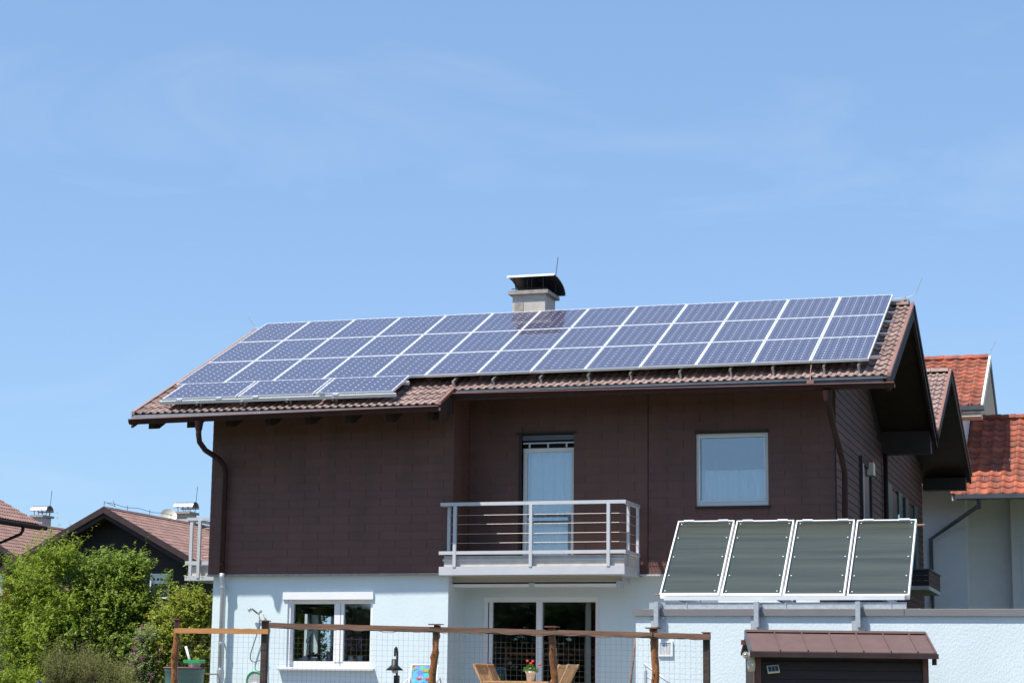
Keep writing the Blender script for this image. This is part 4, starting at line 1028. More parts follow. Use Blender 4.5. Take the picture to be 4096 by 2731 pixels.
sp('ridge_cap', MB().prism([(-.07, zR-.012), (-.055, zR+.022), (.055, zR+.022), (.07, zR-.012)], 0, -.01, SL+.01), M['shed_roof'], sroof)
sp('verge_trim', MB().prism([(-RUN-.02, zR-DROP-.02), (0, zR+.012), (0, zR-.09), (-RUN-.02, zR-DROP-.12)], 0, -.025, -.002), M['flash'], sroof)
sp('verge_trim', MB().prism([(-RUN-.02, zR-DROP-.02), (0, zR+.012), (0, zR-.06), (-RUN-.02, zR-DROP-.09)], 0, SL+.002, SL+.03), M['shed_roof'], sroof)
sp('gutter', MB().box(-.03, SL+.04, -RUN-.085, -RUN-.021, zR-DROP-.115, zR-DROP-.045), M['fascia'], shed)
sp('bracket', MB().box(SL-.02, SL+.02, -RUN-.04, -RUN+.1, zR-DROP-.2, zR-DROP-.115), M['dark_wood'], shed)
fy = -RUN+.17
sp('shed_wall', MB().box(.06, SL-.08, fy+.03, RUN-.1, 0, zR-DROP-.05), M['dark_wood'])
sp('gable_board', MB().prism([(-RUN+.1, zR-DROP-.05), (0, zR-.08), (RUN-.1, zR-DROP-.05)], 0, .06, .09), M['dark_wood'])
zz_ = zR-DROP-.17
for i in range(11):
    z1 = zz_-i*.125; 
    if z1 < .1: break
    wb = sp('board', MB().prism([(fy-.0, z1-.12), (fy+.012, z1), (fy+.03, z1), (fy+.03, z1-.12)], 0, .16, SL-.13), M['shed_wood'])
sp('corner_post', MB().box(.05, .15, fy-.02, fy+.09, 0, zR-DROP-.1), M['shed_post'])
sp('corner_post', MB().box(SL-.14, SL-.06, fy-.02, fy+.09, 0, zR-DROP-.1), M['shed_post'])
sp('rafter_end', MB().box(-.07, 0, -.04, .04, zR-.20, zR-.13), M['shed_post'])
# little solar lamp panel on the shed
lmp = thing('solar_lamp', shed.matrix_basis @ Vector((.32, fy-.03, zR-.56)), 'tiny cream framed solar lamp panel tilted on the dark shed front', 'lamp', rot=(math.radians(-35), math.radians(-6), sa))
link('frame', frame_y(MB(), -.085, .085, -.06, .06, -.03, 0, .014).mesh('frame'), M['sfr'], lmp)
link('solar_cells', MB().box(-.071, .071, -.024, -.02, -.046, .046).mesh('cells'), M['screen'], lmp)
link('cell_line', MB().box(-.026, -.022, -.026, -.024, -.046, .046).box(.022, .026, -.026, -.024, -.046, .046).mesh('lines'), M['white'], lmp)
link('bracket', MB().box(-.015, .015, -.02, .06, -.015, .015).mesh('bracket'), M['sfr'], lmp)
p = shed.matrix_basis @ Vector((-.02, -RUN+.12, zR-DROP-.02))
fl = thing('motion_lamp', (p.x, p.y, p.z-.3), 'beige motion sensor lamp with a small round chrome reflector under the shed roof edge', 'lamp')
part('reflector', MB().tube([(p.x-.03, p.y-.12, p.z-.07), (p.x-.025, p.y-.04, p.z-.05)], [.052, .02], 14), M['beige'], fl)
part('lens', MB().sphere((p.x-.03, p.y-.125, p.z-.07), .03, 8), M['chrome'], fl, smooth=True)
part('body', MB().lathe([(.0, -.30), (.05, -.29), (.062, -.2), (.045, -.10), (.03, -.02), (0, -.01)], (p.x+.03, p.y-.02, p.z), 12), M['beige'], fl, smooth=True)

# ------------------------------------------------------------------ fence
FY = -11.0
P0 = hY(710, 2560, FY)
fe = thing('fence', (8, FY, -8.1), 'rustic garden fence of knotty varnished logs, weathered rails and wire mesh', 'fence')
def log_post(zx, top_y, lean, seed, r=.048, cap=True, dy=0):
    rr = random.Random(seed); tp = hY(zx, top_y, FY+dy); n = 40; pts = []; rad = []
    ph1, ph2 = rr.uniform(0, 6), rr.uniform(0, 6)
    knots = [(rr.uniform(.05, 1), rr.uniform(.006, .02)) for _ in range(12)]
    H = tp.z+8.1
    for i in range(n+1):
        t = i/n; z_ = -8.15+(H+.05)*t
        s = 1-t
        pts.append((tp.x+lean*s+.02*math.sin(ph1+t*7)*(.3+s)+.006*math.sin(ph2+t*19), tp.y+.015*math.sin(ph2+t*6), z_))
        rad.append(r*(1.06-.16*t+.04*math.sin(ph2+t*13)))
    tb = MB().tube(pts, rad, 14)
    lumps = [(rr.uniform(0, 6.28), rr.uniform(.35, 1), rr.uniform(.008, .02)) for _ in range(16)]
    for i in range(n+1):
        for q in range(14):
            v = Vector(tb.v[i*14+q]); c_ = Vector(pts[i]); a_ = 2*math.pi*q/14; t = i/n
            g_ = .004*math.sin(3*a_+t*9+ph1)+.003*math.sin(5*a_-t*23+ph2)
            g_ += sum(k*math.exp(-((t-lt)/.022)**2-(((a_-la+math.pi) % (2*math.pi)-math.pi)/.5)**2) for la, lt, k in lumps)
            d_ = (v-c_); tb.v[i*14+q] = tuple(v+d_.normalized()*g_)
    lg = part('post', tb, M['log'], fe, smooth=True)
    kn = MB()
    for c, k in knots:
        i = int(c*n); a = rr.uniform(-2.6, -.5); q = Vector(pts[i]); d = Vector((math.cos(a), math.sin(a), .3))
        kn.tube([q+d*rad[i]*.7, q+d*(rad[i]+.02)], [.014, .006], 6)
    part('knot', kn, M['bark'], lg)
    if cap:
        part('post_cap', MB().prism([(-.10, -.008), (.10, -.008+rr.uniform(-.01, .02)), (.10, .010+.0), (-.10, .010)], 0, tp.x-.085, tp.x+.085), M['cap'], lg).location = (0, tp.y-.02, tp.z+.006)
    return tp
log_post(711, 2478, -.03, 1)
log_post(1747, 2499, -.06, 4)
log_post(2210, 2508, .05, 6)
log_post(2613, 2513, .06, 9, r=.054)
for zx, ty, kk in ((1062, 2484, .06), (2826, 2531, .05)):
    tp = hY(zx, ty, FY)
    pp = part('post', MB().box(tp.x-.042, tp.x+.042, FY-.042, FY+.042, -8.15, tp.z), M['post_dark'], fe)
    part('post_cap', MB().box(tp.x-kk, tp.x+kk, FY-.10, FY+.06, tp.z, tp.z+.014), M['cap'], pp)
def rail(a, b, m, h, seed):
    mb = MB(); n = 14; rr = random.Random(seed); n0 = len(mb.v)
    for i in range(n+1):
        t = i/n; p = a.lerp(b, t); j = rr.uniform(-.004, .004); j2 = rr.uniform(-.003, .003)
        for dy, dz in ((-.025, -h/2), (.025, -h/2), (.025, h/2), (-.025, h/2)):
            mb.v.append((p.x, p.y+dy, p.z+dz+(j if dz > 0 else j2)))
    for i in range(n):
        for q in range(4):
            a_ = 4*i+q; b_ = 4*i+(q+1) % 4; mb.f.append((a_, a_+4, b_+4, b_))
    mb.f += [(0, 1, 2, 3), (4*n+3, 4*n+2, 4*n+1, 4*n)]
    return part('rail', mb, m, fe)
RY = FY-.075
rail(hY(*z5(108, 686), RY), hY(*z5(908, 693), RY), M['rail_new'], .073, 1)
rail(hY(*z5(915, 642), RY), hY(*z6(2140, 1183), RY), M['rail_old'], .078, 2)
rail(hY(*z6(2130, 1185), RY), hY(*z7(618, 1078), RY), M['rail_old'], .078, 3)
# electric cord looped along the rails
cd = MB(); pts = []
A_, B_ = hY(*z5(1000, 668), RY-.03), hY(*z7(560, 1092), RY-.03)
for i in range(160):
    t = i/159; p = A_.lerp(B_, t); p.z += .012*math.sin(i*.55)+.008*math.sin(i*.23+1); pts.append(tuple(p))
cd.tube(pts, .0035, 4)
part('cord', cd, M['black'], fe)
# wire mesh
wm = MB(); rr = random.Random(5)
xa = hY(711, 2600, FY).x; xb = hY(2826, 2600, FY).x
def top_at(x):
    t = (x-xa)/(xb-xa); return -6.66-.115*t
x = xa; 
while x < xb:
    dx_ = rr.uniform(-.004, .004)
    wm.beam((x, FY-.055, -8.08), (x+dx_, FY-.055, top_at(x)+.01), .0018, .0018, (0, 1, 0)); x += .073+(.0 if rr.random() < .85 else .012)
z_ = -8.05
while z_ < -6.72:
    segs = 10
    for i in range(segs):
        x0 = xa+(xb-xa)*i/segs; x1 = xa+(xb-xa)*(i+1)/segs
        wm.beam((x0, FY-.058, z_-.115*i/segs+.0), (x1, FY-.058, z_-.115*(i+1)/segs), .0018, .0018)
    z_ += .0745
part('wire_mesh', wm, M['wire'], fe, kind='stuff')

# ------------------------------------------------------------------ terrace things
# teak table
TY = -5.6
ta = hY(*z6(797, 1515), TY); tb = hY(*z6(1500, 1515), TY)
tz = -7.36
tbl = thing('table', (ta.x+.55, TY, -8.1), 'light teak garden table under the balcony with a flower pot on it', 'table')
tx0, tx1 = ta.x, ta.x+1.12
for i in range(7):
    y0 = TY-.2+i*.13
    part('table_slat', MB().box(tx0, tx1, y0, y0+.124, tz-.028, tz), M['teak'], tbl)
part('apron', MB().box(tx0+.08, tx1-.08, TY-.13, TY-.10, tz-.12, tz-.029).box(tx0+.08, tx1-.08, TY+.58, TY+.61, tz-.12, tz-.029).box(tx0+.08, tx0+.11, TY-.1, TY+.58, tz-.12, tz-.029), M['teak'], tbl)
for xx in (tx0+.08, tx1-.14):
    for yy in (TY-.12, TY+.55): part('leg', MB().box(xx, xx+.06, yy, yy+.06, -8.1, tz-.029), M['teak'], tbl)
# folding chairs: local +x is the sitting direction
def chair():
    t = thing('folding_chair', (0, 0, 0), 'x', 'chair', 'teak folding chairs round the table')
    for yy in (-.22, .20):
        link('leg', MB().beam((.22, yy, 0), (-.30, yy, 1.02), .025, .045, (0, 1, 0)).mesh('leg'), M['teak'], t)
        link('leg', MB().beam((-.2, yy*.86, 0), (.22, yy*.86, .44), .022, .04, (0, 1, 0)).mesh('leg'), M['teak'], t)
    for i in range(6): link('seat_slat', MB().box(-.2+i*.07, -.2+i*.07+.062, -.2, .19, .43, .45).mesh('slat'), M['teak'], t)
    link('back_rail', MB().beam((-.285, -.22, .99), (-.285, .21, .99), .022, .06, (.5, 0, 1)).mesh('rail'), M['teak'], t)
    link('back_rail', MB().beam((-.115, -.22, .64), (-.115, .21, .64), .022, .06, (.5, 0, 1)).mesh('rail'), M['teak'], t)
    for i in range(8):
        yy = -.18+i*.0505
        link('back_slat', MB().beam((-.13, yy, .66), (-.275, yy, .97), .036, .010, (1, 0, .45)).mesh('bslat'), M['teak'], t)
    return t
c0 = chair()
spots = [(hY(*z6(728, 1412), TY).x+.30, TY+.02, 0, 'teak folding chair facing the table from the blue corner side, nearer the fence'),
         (hY(*z6(815, 1410), TY+.6).x+.30, TY+.62, 0, 'teak folding chair facing the table from the blue corner side, nearer the door'),
         (hY(*z6(1495, 1412), TY).x-.30, TY+.02, math.pi, 'teak folding chair facing the table from the garage side, nearer the fence'),
         (hY(*z6(1410, 1412), TY+.6).x-.30, TY+.62, math.pi, 'teak folding chair facing the table from the garage side, nearer the door')]
for i, (x, y, rz, lab) in enumerate(spots):
    o = c0 if i == 0 else copy_tree(c0)
    o.location = (x, y, -8.1); o.rotation_euler = (0, 0, rz+(rnd.uniform(-.15, .15))); o['label'] = lab
# flower pot
fp = hY(*z6(1150, 1500), TY+.1)
fpt = thing('flower_pot', (fp.x, TY+.1, tz), 'white pot of red flowers standing on the teak table', 'flower pot')
link('pot', MB().lathe([(0, 0), (.062, 0), (.078, .13), (.088, .132), (.088, .16), (.074, .16), (.07, .12), (0, .12)], (0, 0, 0), 20).mesh('pot', True), M['pot'], fpt)
lf = MB(); rr = random.Random(12)
for i in range(150):
    a = rr.uniform(0, 6.28); R_ = rr.uniform(0, .13); zz_ = .15+rr.uniform(0, .15)*(1-R_/.2)
    c = Vector((math.cos(a)*R_, math.sin(a)*R_, zz_)); d = Vector((rr.gauss(0, 1), rr.gauss(0, 1), rr.gauss(0, .6))).normalized()*.028; e = d.cross(Vector((rr.gauss(0, 1), rr.gauss(0, 1), rr.gauss(0, 1)))).normalized()*.013
    lf.quad(c-d, c+e, c+d, c-e)
link('foliage', lf.mesh('foliage'), M['plant'], fpt, kind='stuff')
for dx, dz in ((-.045, .33), (.05, .325), (.16, .27), (.01, .29)):
    link('flower', MB().sphere((dx, rr.uniform(-.05, .0), dz), .026, 6, (1, 1, .8)).mesh('flower', True), M['petal_r'], fpt)

# floral deck chair
DY = -5.0
da = hY(*z6(175, 1365), DY); db = hY(*z6(375, 1365), DY)
dk = thing('deck_chair', ((da.x+db.x)/2, DY, -8.1), 'deck chair with bright floral cushion on white tube frame beside a log post', 'deck chair')
cw_ = db.x-da.x
def cushion(w, h, t, seed):
    mb = MB(); nx, nz = 10, 12
    for s in (0, 1):
        for j in range(nz+1):
            for i in range(nx+1):
                u_, v_ = i/nx, j/nz; e = (1-(2*u_-1)**6)*(1-(2*v_-1)**6)
                mb.v.append(((u_-.5)*w, (-1 if s == 0 else 1)*t*e, v_*h))
    W = nx+1; O = W*(nz+1)
    for j in range(nz):
        for i in range(nx):
            a = j*W+i; mb.f += [(a, a+1, a+W+1, a+W), (O+a, O+a+W, O+a+W+1, O+a+1)]
    return mb
tl = math.radians(-14)
for q, (z0, h_) in enumerate(((.62, .40), (.26, .38))):
    link('cushion', cushion(cw_, h_-.005, .045, q).mesh('cushion', True), M['floral'], dk, (0, .10*(q == 0)+0, z0), (tl, 0, 0))
fl_ = MB(); fy_ = MB()
def bloom(mb, x, z, r, zc):
    y = .10*(zc > .6)-.052+ (z-zc)*math.tan(-tl)*1.0
    for a in range(9):
        an = math.pi*(a/8)*1.0
        mb.tri((x-.3*r*math.sin(an+1.57), y-.003, z), (x+.3*r*math.sin(an+1.57), y-.003, z+.02*r), (x+r*math.cos(an), y-.002-.0*a, z+.75*r*math.sin(an)+.01))
for x, z in ((-.07, .75), (.09, .745)): bloom(fl_, x, z, .085, .62)
for x, z in ((-.17, .29), (.19, .30)): bloom(fl_, x, z, .08, .26)
for x, z in ((.03, .88), (-.18, .93)): bloom(fy_, x, z, .075, .62)
for x, z in ((.0, .47), (-.2, .5)): bloom(fy_, x, z, .05, .26)
link('flower_print', fl_.mesh('p'), M['petal_r'], dk); link('flower_print', fy_.mesh('p2'), M['petal_o'], dk)
ft_ = MB()
for s in (-1, 1):
    ft_.tube([(s*(cw_/2+.025), -.35, .0), (s*(cw_/2+.025), -.12, .28), (s*(cw_/2+.025), .05, .62), (s*(cw_/2+.015), .17, 1.0)], .013, 8)
    ft_.tube([(s*(cw_/2+.05), .45, 0), (s*(cw_/2+.05), .32, .55), (s*(cw_/2+.05), .18, .78), (s*(cw_/2+.05), -.3, .62)], .013, 8)
ft_.tube([(-(cw_/2+.015), .17, 1.0), ((cw_/2+.015), .17, 1.0)], .013, 8)
link('frame', ft_.mesh('frame', True), M['white'], dk)
link('seat', cushion(cw_, .5, .04, 3).mesh('seat', True), M['floral'], dk, (0, .0, .30), (math.radians(86), 0, 0))

# garden lamp
gy = -9.3
g0_ = hY(1550+103/2.6133, 2450+355/2.6133, gy)
gl_ = thing('garden_lamp', (g0_.x, gy, -8.1), 'black gooseneck garden lamp on a post beside the floral deck chair', 'lamp')
H = g0_.z+8.1
link('post', MB().box(-.035, .035, -.035, .035, 0, H-.42).tube([(0, 0, H-.45), (0, 0, H-.09), (.0, -.02, H-.03), (0, -.05, H-.01), (0, -.09, H-.03), (0, -.10, H-.14)], .017, 8).mesh('post'), M['black'], gl_)
link('lamp_shade', MB().lathe([(.017, H-.18), (.045, H-.18), (.05, H-.27), (.135, H-.345), (.13, H-.348), (.04, H-.28), (0, H-.2)], (0, -.10, 0), 20).mesh('shade', True), M['black'], gl_)
link('bulb', MB().sphere((0, -.10, H-.35), .045, 8).mesh('bulb', True), M['lampglass'], gl_)

# wall shower with hose
s0 = hY(*z5(745, 510), GYL-.12)
shw = thing('garden_shower', (s0.x+.3, GYL-.05, -8.1), 'chrome garden shower head with a looping grey hose on the blue wall', 'shower')
def W(a, b, y=GYL-.08): return hY(*z5(a, b), y)
part('shower_head', MB().tube([W(735, 515, GYL-.14), W(752, 508, GYL-.13), W(765, 500, GYL-.12)], [.042, .036, .014], 14), M['chrome'], shw, smooth=True)
part('handle', MB().tube([W(765, 498, GYL-.12), W(790, 520, GYL-.1), W(822, 545)], .014, 8), M['steel_dark'], shw, smooth=True)
part('holder', MB().tube([W(815, 545), W(850, 512)], .022, 8), M['chrome'], shw)
part('pipe', MB().tube([W(845, 530), W(862, 550), W(878, 590), W(888, 650, GYL-.05), W(890, 800, GYL-.03), W(890, 1135, GYL-.03)], .009, 8), M['galv'], shw, smooth=True)
part('hose', MB().tube([W(824, 545), W(833, 590), W(828, 650), W(800, 740), W(770, 830), W(752, 890), W(750, 925), W(765, 948), W(790, 953), W(820, 942), W(860, 936), W(885, 938, GYL-.05)], .010, 8), M['grey_hose'], shw, smooth=True)
# hose reel
h0 = hY(*z5(778, 1100), GYL-.2)
hr2 = thing('hose_reel', (h0.x, GYL-.15, -8.1), 'grey and green plastic hose reel at the foot of the blue wall', 'hose reel')
hz = hY(*z5(778, 1035), GYL-.15).z+8.1
ar = MB(); w2_ = .155
arc = [(math.cos(a)*w2_, math.sin(a)) for a in np.linspace(0, math.pi, 15)]
ar.tube([(-w2_, 0, 0)]+[(-x, 0, hz-w2_+y*w2_) for x, y in arc]+[(w2_, 0, 0)], .016, 8)
link('frame', ar.mesh('frame', True), M['green_plastic'], hr2)
link('cover', MB().prism([(-w2_+.01, 0.05)]+[(-x*.93, hz-w2_+y*w2_*.93) for x, y in arc]+[(w2_-.01, 0.05)], 1, .0, .12).mesh('cover'), M['grey_plastic'], hr2)
link('drum', MB().tube([(0, -.03, hz-.3), (0, .0, hz-.3)], .11, 18).mesh('drum'), M['white'], hr2)
# rain barrel and things on it
BY = -5.3
b0 = hY(*z4(1482, 1450), BY)
brl = thing('rain_barrel', (b0.x, BY, -8.1), 'teal plastic rain barrel with brown lid beside the house corner', 'rain barrel')
bt = hY(*z4(1482, 1447), BY).z+8.1
link('barrel', MB().lathe([(0, 0), (.25, 0), (.33, bt*.6), (.345, bt-.06), (.36, bt-.05), (.36, bt), (.33, bt), (.32, bt-.05), (0, bt-.06)], (0, 0, 0), 28).mesh('barrel', True), M['teal_plastic'], brl)
link('lid', MB().lathe([(0, bt+.022), (.36, bt+.02), (.38, bt), (.37, bt-.01)], (0, 0, 0), 28).mesh('lid'), M['cap'], brl)
link('lid_knob', MB().tube([(-.2, .05, bt+.02), (-.2, .05, bt+.09)], .12, 14).mesh('knob'), M['black'], brl)
hp0 = hY(*z4(1595, 1480), BY); hp1 = hY(*z4(1740, 1492), BY+.5)
link('filler_hose', MB().tube([Vector((.3, 0, hp0.z+8.1)), Vector((.42, .15, hp0.z+8.1-.03)), Vector((pz-b0.x-.05, GYL-.13-BY, hp1.z+8.1))], .014, 8).mesh('hose', True), M['hose'], brl)
gb = hY(*z4(1560, 1395), BY)
tr = thing('plastic_tray', (gb.x, BY, -8.1+bt+.02), 'bright green plastic tray upturned on a clear tub on the rain barrel', 'tray')
link('tray', MB().prism([(-.155, .07), (.155, .07), (.155, .12), (.14, .13), (-.16, .125)], 1, -.12, .12).mesh('tray'), M['green_plastic'], tr)
link('tub', MB().lathe([(0, 0), (.10, 0), (.12, .07), (0, .07)], (0, 0, 0), 18).mesh('tub'), M['grey_plastic'], tr)
pa_, pb_ = hY(*z4(1522, 1380), BY+.15), hY(*z4(1492, 1272), BY+.15)
solo('white_pipe', MB().tube([pa_-(pb_-pa_)*.6, pb_], .022, 10), M['white'], 'short white plastic pipe leaning upright behind the rain barrel', 'pipe', smooth=True)
# stick leaning at the garage corner
sa_, sb_ = hY(*z9(150, 1568), -6.0), hY(*z9(213, 950), -6.0)
dd = (sa_-sb_); dd = dd*((sb_.z+8.1)/(sb_.z-sa_.z))
solo('wooden_pole', MB().tube([sb_+dd, sb_], .016, 8), M['rail_old'], 'thin brown wooden pole leaning against the garage corner', 'pole', smooth=True)
# steel handrail of the cellar stairs
hr3 = thing('stair_handrail', (10.1, GF-.6, -8.1), 'grey steel stair handrail in front of the garage wall', 'handrail')
HYY = GF-.5
def Z9(a, b): return hY(*z9(a, b), HYY)
e_ = Z9(335, 1297); e2_ = Z9(700, 1568); dn_ = (e2_-e_)
part('handrail', MB().tube([e_, e_+dn_*1.9], .021, 8), M['galv'], hr3, smooth=True)
m_ = Z9(370, 1462)
part('lower_rail', MB().tube([m_, m_+dn_*1.5], .014, 8), M['galv'], hr3, smooth=True)
ps = Z9(357, 1390)
part('post', MB().tube([(ps.x, HYY, -8.12), (ps.x, HYY, ps.z)], .027, 10).tube([(ps.x, HYY, ps.z), (ps.x, HYY, e_.z-.02)], .009, 6), M['galv'], hr3)
q_ = e_+dn_*1.6
part('post', MB().tube([(q_.x, HYY, -8.6), (q_.x, HYY, q_.z)], .024, 10), M['galv'], hr3)
# glass garden ball on a stake
gbp = hY(*z4(318, 1572), -6.5)
gbt = thing('garden_ball', (gbp.x, gbp.y, -8.1), 'shiny blue glass ball on a stake in front of the shrubs', 'garden ball')
part('ball', MB().sphere(gbp-Vector((0, 0, .03)), .068, 14), M['blue_ball'], gbt, smooth=True)
part('stake', MB().tube([(gbp.x, gbp.y, -8.1), (gbp.x, gbp.y, gbp.z-.08)], .012, 6), M['bark'], gbt)

# ------------------------------------------------------------------ plants on the window sill
def orchid(px, py, potx, col, label, npet, seed, stemc):
    rr = random.Random(seed); y = GYL+.36
    base = hY(*z5(potx, 935), y); base.z = WL[2]+.11
    t = thing('orchid', base, label, 'orchid')
    link('pot', MB().lathe([(0, 0), (.045, 0), (.06, .10), (0, .10)], (0, 0, 0), 16).mesh('pot'), M['pot'], t)
    tip = hY(px, py, y)-base
    link('stem', MB().tube([(0, 0, .08), (tip.x*.2, 0, tip.z*.6), (tip.x*.7, 0, tip.z*.98), tip], .004, 6).mesh('stem'), M['plant'], t)
    for i in range(npet):
        f_ = i/max(1, npet-1); c = Vector((tip.x*(1-f_*.9)+rr.uniform(-.02, .02), rr.uniform(-.03, .03), tip.z-f_*f_*.16+rr.uniform(-.02, .02)))
        mb = MB()
        for a in range(5):
            an = a*2*math.pi/5+.3
            mb.sphere(c+Vector((math.cos(an)*.02, 0, math.sin(an)*.02)), .017, 4, (1, .4, 1))
        link('blossom', mb.mesh('blossom', True), M[col], t)
    for s in (-1, 1):
        link('leaf', MB().quad((0, 0, .09), (s*.06, -.02, .13), (s*.14, 0, .11), (s*.06, .03, .12)).mesh('leaf'), M['plant'], t)
    return t
px_, py_ = z5(1275, 700)
o = orchid(px_, py_, 1225, 'petal_w', 'white orchid spray standing behind the ground-floor window pane', 8, 1, 0)
px_, py_ = z5(1575, 760)
orchid(px_, py_, 1610, 'petal_p', 'purple orchid on the sill beside the window mullion', 6, 2, 0)
px_, py_ = z5(1690, 750)
orchid(px_, py_, 1690, 'petal_p', 'purple orchid on the sill next to the outer window frame', 4, 3, 0)
def sillpos(a): 
    b_ = hY(*z5(a, 935), GYL+.36); b_.z = WL[2]+.11; return b_
b_ = sillpos(1425); vv = thing('vase_plant', b_, 'broad yellow-green leaves in a ribbed silver vase on the window sill', 'plant')
link('vase', MB().lathe([(0, 0), (.04, 0)]+[(.048+.006*(i % 2), .012*i) for i in range(1, 11)]+[(.04, .13)], (0, 0, 0), 14).mesh('vase', True), M['glassvase'], vv)
lv = MB()
for a, l, h_ in ((-.9, .24, .10), (.5, .2, .12), (-.3, .16, .2), (.2, .1, .16)):
    sgn = 1 if a > 0 else -1
    lv.quad((0, 0, .12), (sgn*l*.5, -.03, .12+h_), (sgn*l, 0, .12+h_*.6), (sgn*l*.5, .04, .12+h_*.6))
link('leaves', lv.mesh('leaves'), M['plant'], vv)
b_ = sillpos(1300); vv = thing('dark_leaf_plant', b_, 'dark purple leafy plant in a white pot on the window sill', 'plant')
link('pot', MB().lathe([(0, 0), (.06, 0), (.075, .07), (0, .07)], (0, 0, 0), 16).mesh('pot'), M['pot'], vv)
lv = MB(); rr = random.Random(4)
for i in range(60):
    c = Vector((rr.gauss(0, .055), rr.gauss(0, .03), .09+abs(rr.gauss(0, .03)))); d = Vector((rr.gauss(0, 1), rr.gauss(0, 1), rr.gauss(0, 1))).normalized()*.025; e = d.orthogonal()*.7
    lv.quad(c-d, c+e, c+d, c-e)
link('foliage', lv.mesh('fol'), M['plant_dark'], vv, kind='stuff')
b_ = sillpos(1195); vv = thing('sill_pot', b_, 'small white pot with a bent yellow leaf in the window corner', 'plant')
link('pot', MB().lathe([(0, 0), (.05, 0), (.06, .06), (0, .06)], (0, 0, 0), 16).mesh('pot'), M['pot'], vv)
link('leaf', MB().quad((-.02, 0, .06), (.03, -.01, .10), (.09, 0, .03), (.04, .01, .05)).mesh('leaf'), M['plant'], vv)

# ------------------------------------------------------------------ neighbouring houses on the left
def gable_house(name, label, xr, zr_, pitch, y0, y1, hw_l, hw_r, win=None, far=None):
    t = thing(name, (xr, y0+3, -8.1), label, 'house')
    p = math.radians(pitch); tp = math.tan(p)
    zl, zrt = zr_-hw_l*tp, zr_-hw_r*tp
    rf = part('roof', MB().prism([(xr, zr_-.05), (xr+hw_r, zrt-.05), (xr+hw_r, zrt-.2), (xr, zr_-.24), (xr-hw_l, zl-.2), (xr-hw_l, zl-.05)], 1, y0, y1), M['dark_wood'], t)
    # tiles on the slope that faces the main house
    u_ = Vector((0, 1, 0)); v_ = Vector((-math.cos(p), 0, math.sin(p)))
    nr = int(hw_r/math.cos(p)/.34); ncol = int((y1-y0)/.30)
    tf = tile_field((xr+hw_r, y1-.0, zrt-.03), (0, -1, 0), v_, .30, (hw_r/math.cos(p))/nr, ncol, nr, 'roman')
    part('roof_tile_field', tf, M['far_tile'], rf, kind='stuff')
    rg = MB(); 
    for i in range(int((y1-y0)/.4)):
        rg.prism([(xr-.14, zr_-.03), (xr-.06, zr_+.06), (xr+.06, zr_+.06), (xr+.14, zr_-.03)], 1, y0+i*.4, y0+i*.4+.39)
    part('ridge_tiles', rg, M['far_tile'], rf, kind='stuff')
    for s, hw, ze in ((1, hw_r, zrt), (-1, hw_l, zl)):
        part('barge_board', MB().prism([(xr, zr_+.06), (xr+s*hw, ze+.06), (xr+s*hw, ze-.20), (xr, zr_-.20)], 1, y0-.05, y0), M['fascia'], rf)
        part('barge_board', MB().prism([(xr, zr_-.2), (xr+s*hw, ze-.2), (xr+s*hw, ze-.40), (xr, zr_-.40)], 1, y0+.06, y0+.10), M['fascia'], rf)
    gy_ = y0+1.0
    w = part('gable_wall', MB().prism([(xr-hw_l+.9, -8.1), (xr+hw_r-.9, -8.1), (xr+hw_r-.9, zrt+.3), (xr, zr_-.3), (xr-hw_l+.9, zl+.3)], 1, gy_, y1-.5), M['backing'], t)
    z_ = -5.4
    while z_ < zr_-.5:
        hwl = min(hw_l-.92, (zr_-.45-z_-.15)/tp); hwr = min(hw_r-.92, (zr_-.45-z_-.15)/tp)
        if hwr > .1:
            mb = MB(); mb.v += [(xr-hwl, -.002, 0), (xr+hwr, -.002, 0), (xr+hwr, -.002, .165), (xr-hwl, -.002, .165), (xr-hwl, -.03, 0), (xr+hwr, -.03, 0), (xr+hwr, -.008, .165), (xr-hwl, -.008, .165)]
            mb.f += [(4, 5, 6, 7), (0, 1, 5, 4), (1, 2, 6, 5), (3, 0, 4, 7)]
            part('clapboard', mb, M['clad_dark'], w, loc=(0, gy_, z_))
        z_ += .17
    return t, rf, gy_
hA, rA, gA = gable_house('gable_house', 'dark boarded gable house behind the shrubs with a chimney and satellite dish', -22.86, -.38, 27.6, 35.0, 47.5, 4.6, 5.0)
wa, wb_ = hY(*z4(1208, 690), gA-.06), hY(*z4(1362, 830), gA-.06)
wv = part('window', frame_y(MB(), wa.x, wb_.x, wb_.z-.3, wa.z, gA-.08, gA-.02, .06), M['white'], hA)
part('blind', MB().box(wa.x+.06, wb_.x-.06, gA-.05, gA-.04, wa.z-.40, wa.z-.06), M['cream'], wv)
part('pane', MB().box(wa.x+.06, wb_.x-.06, gA-.045, gA-.035, wb_.z-.24, wa.z-.4), M['steel_dark'], wv)
for q in (.12, .3, .48):
    part('blind_motif', MB().box(wa.x+q, wa.x+q+.1, gA-.056, gA-.0501, wa.z-.27, wa.z-.18), M['dark_wood'], wv)
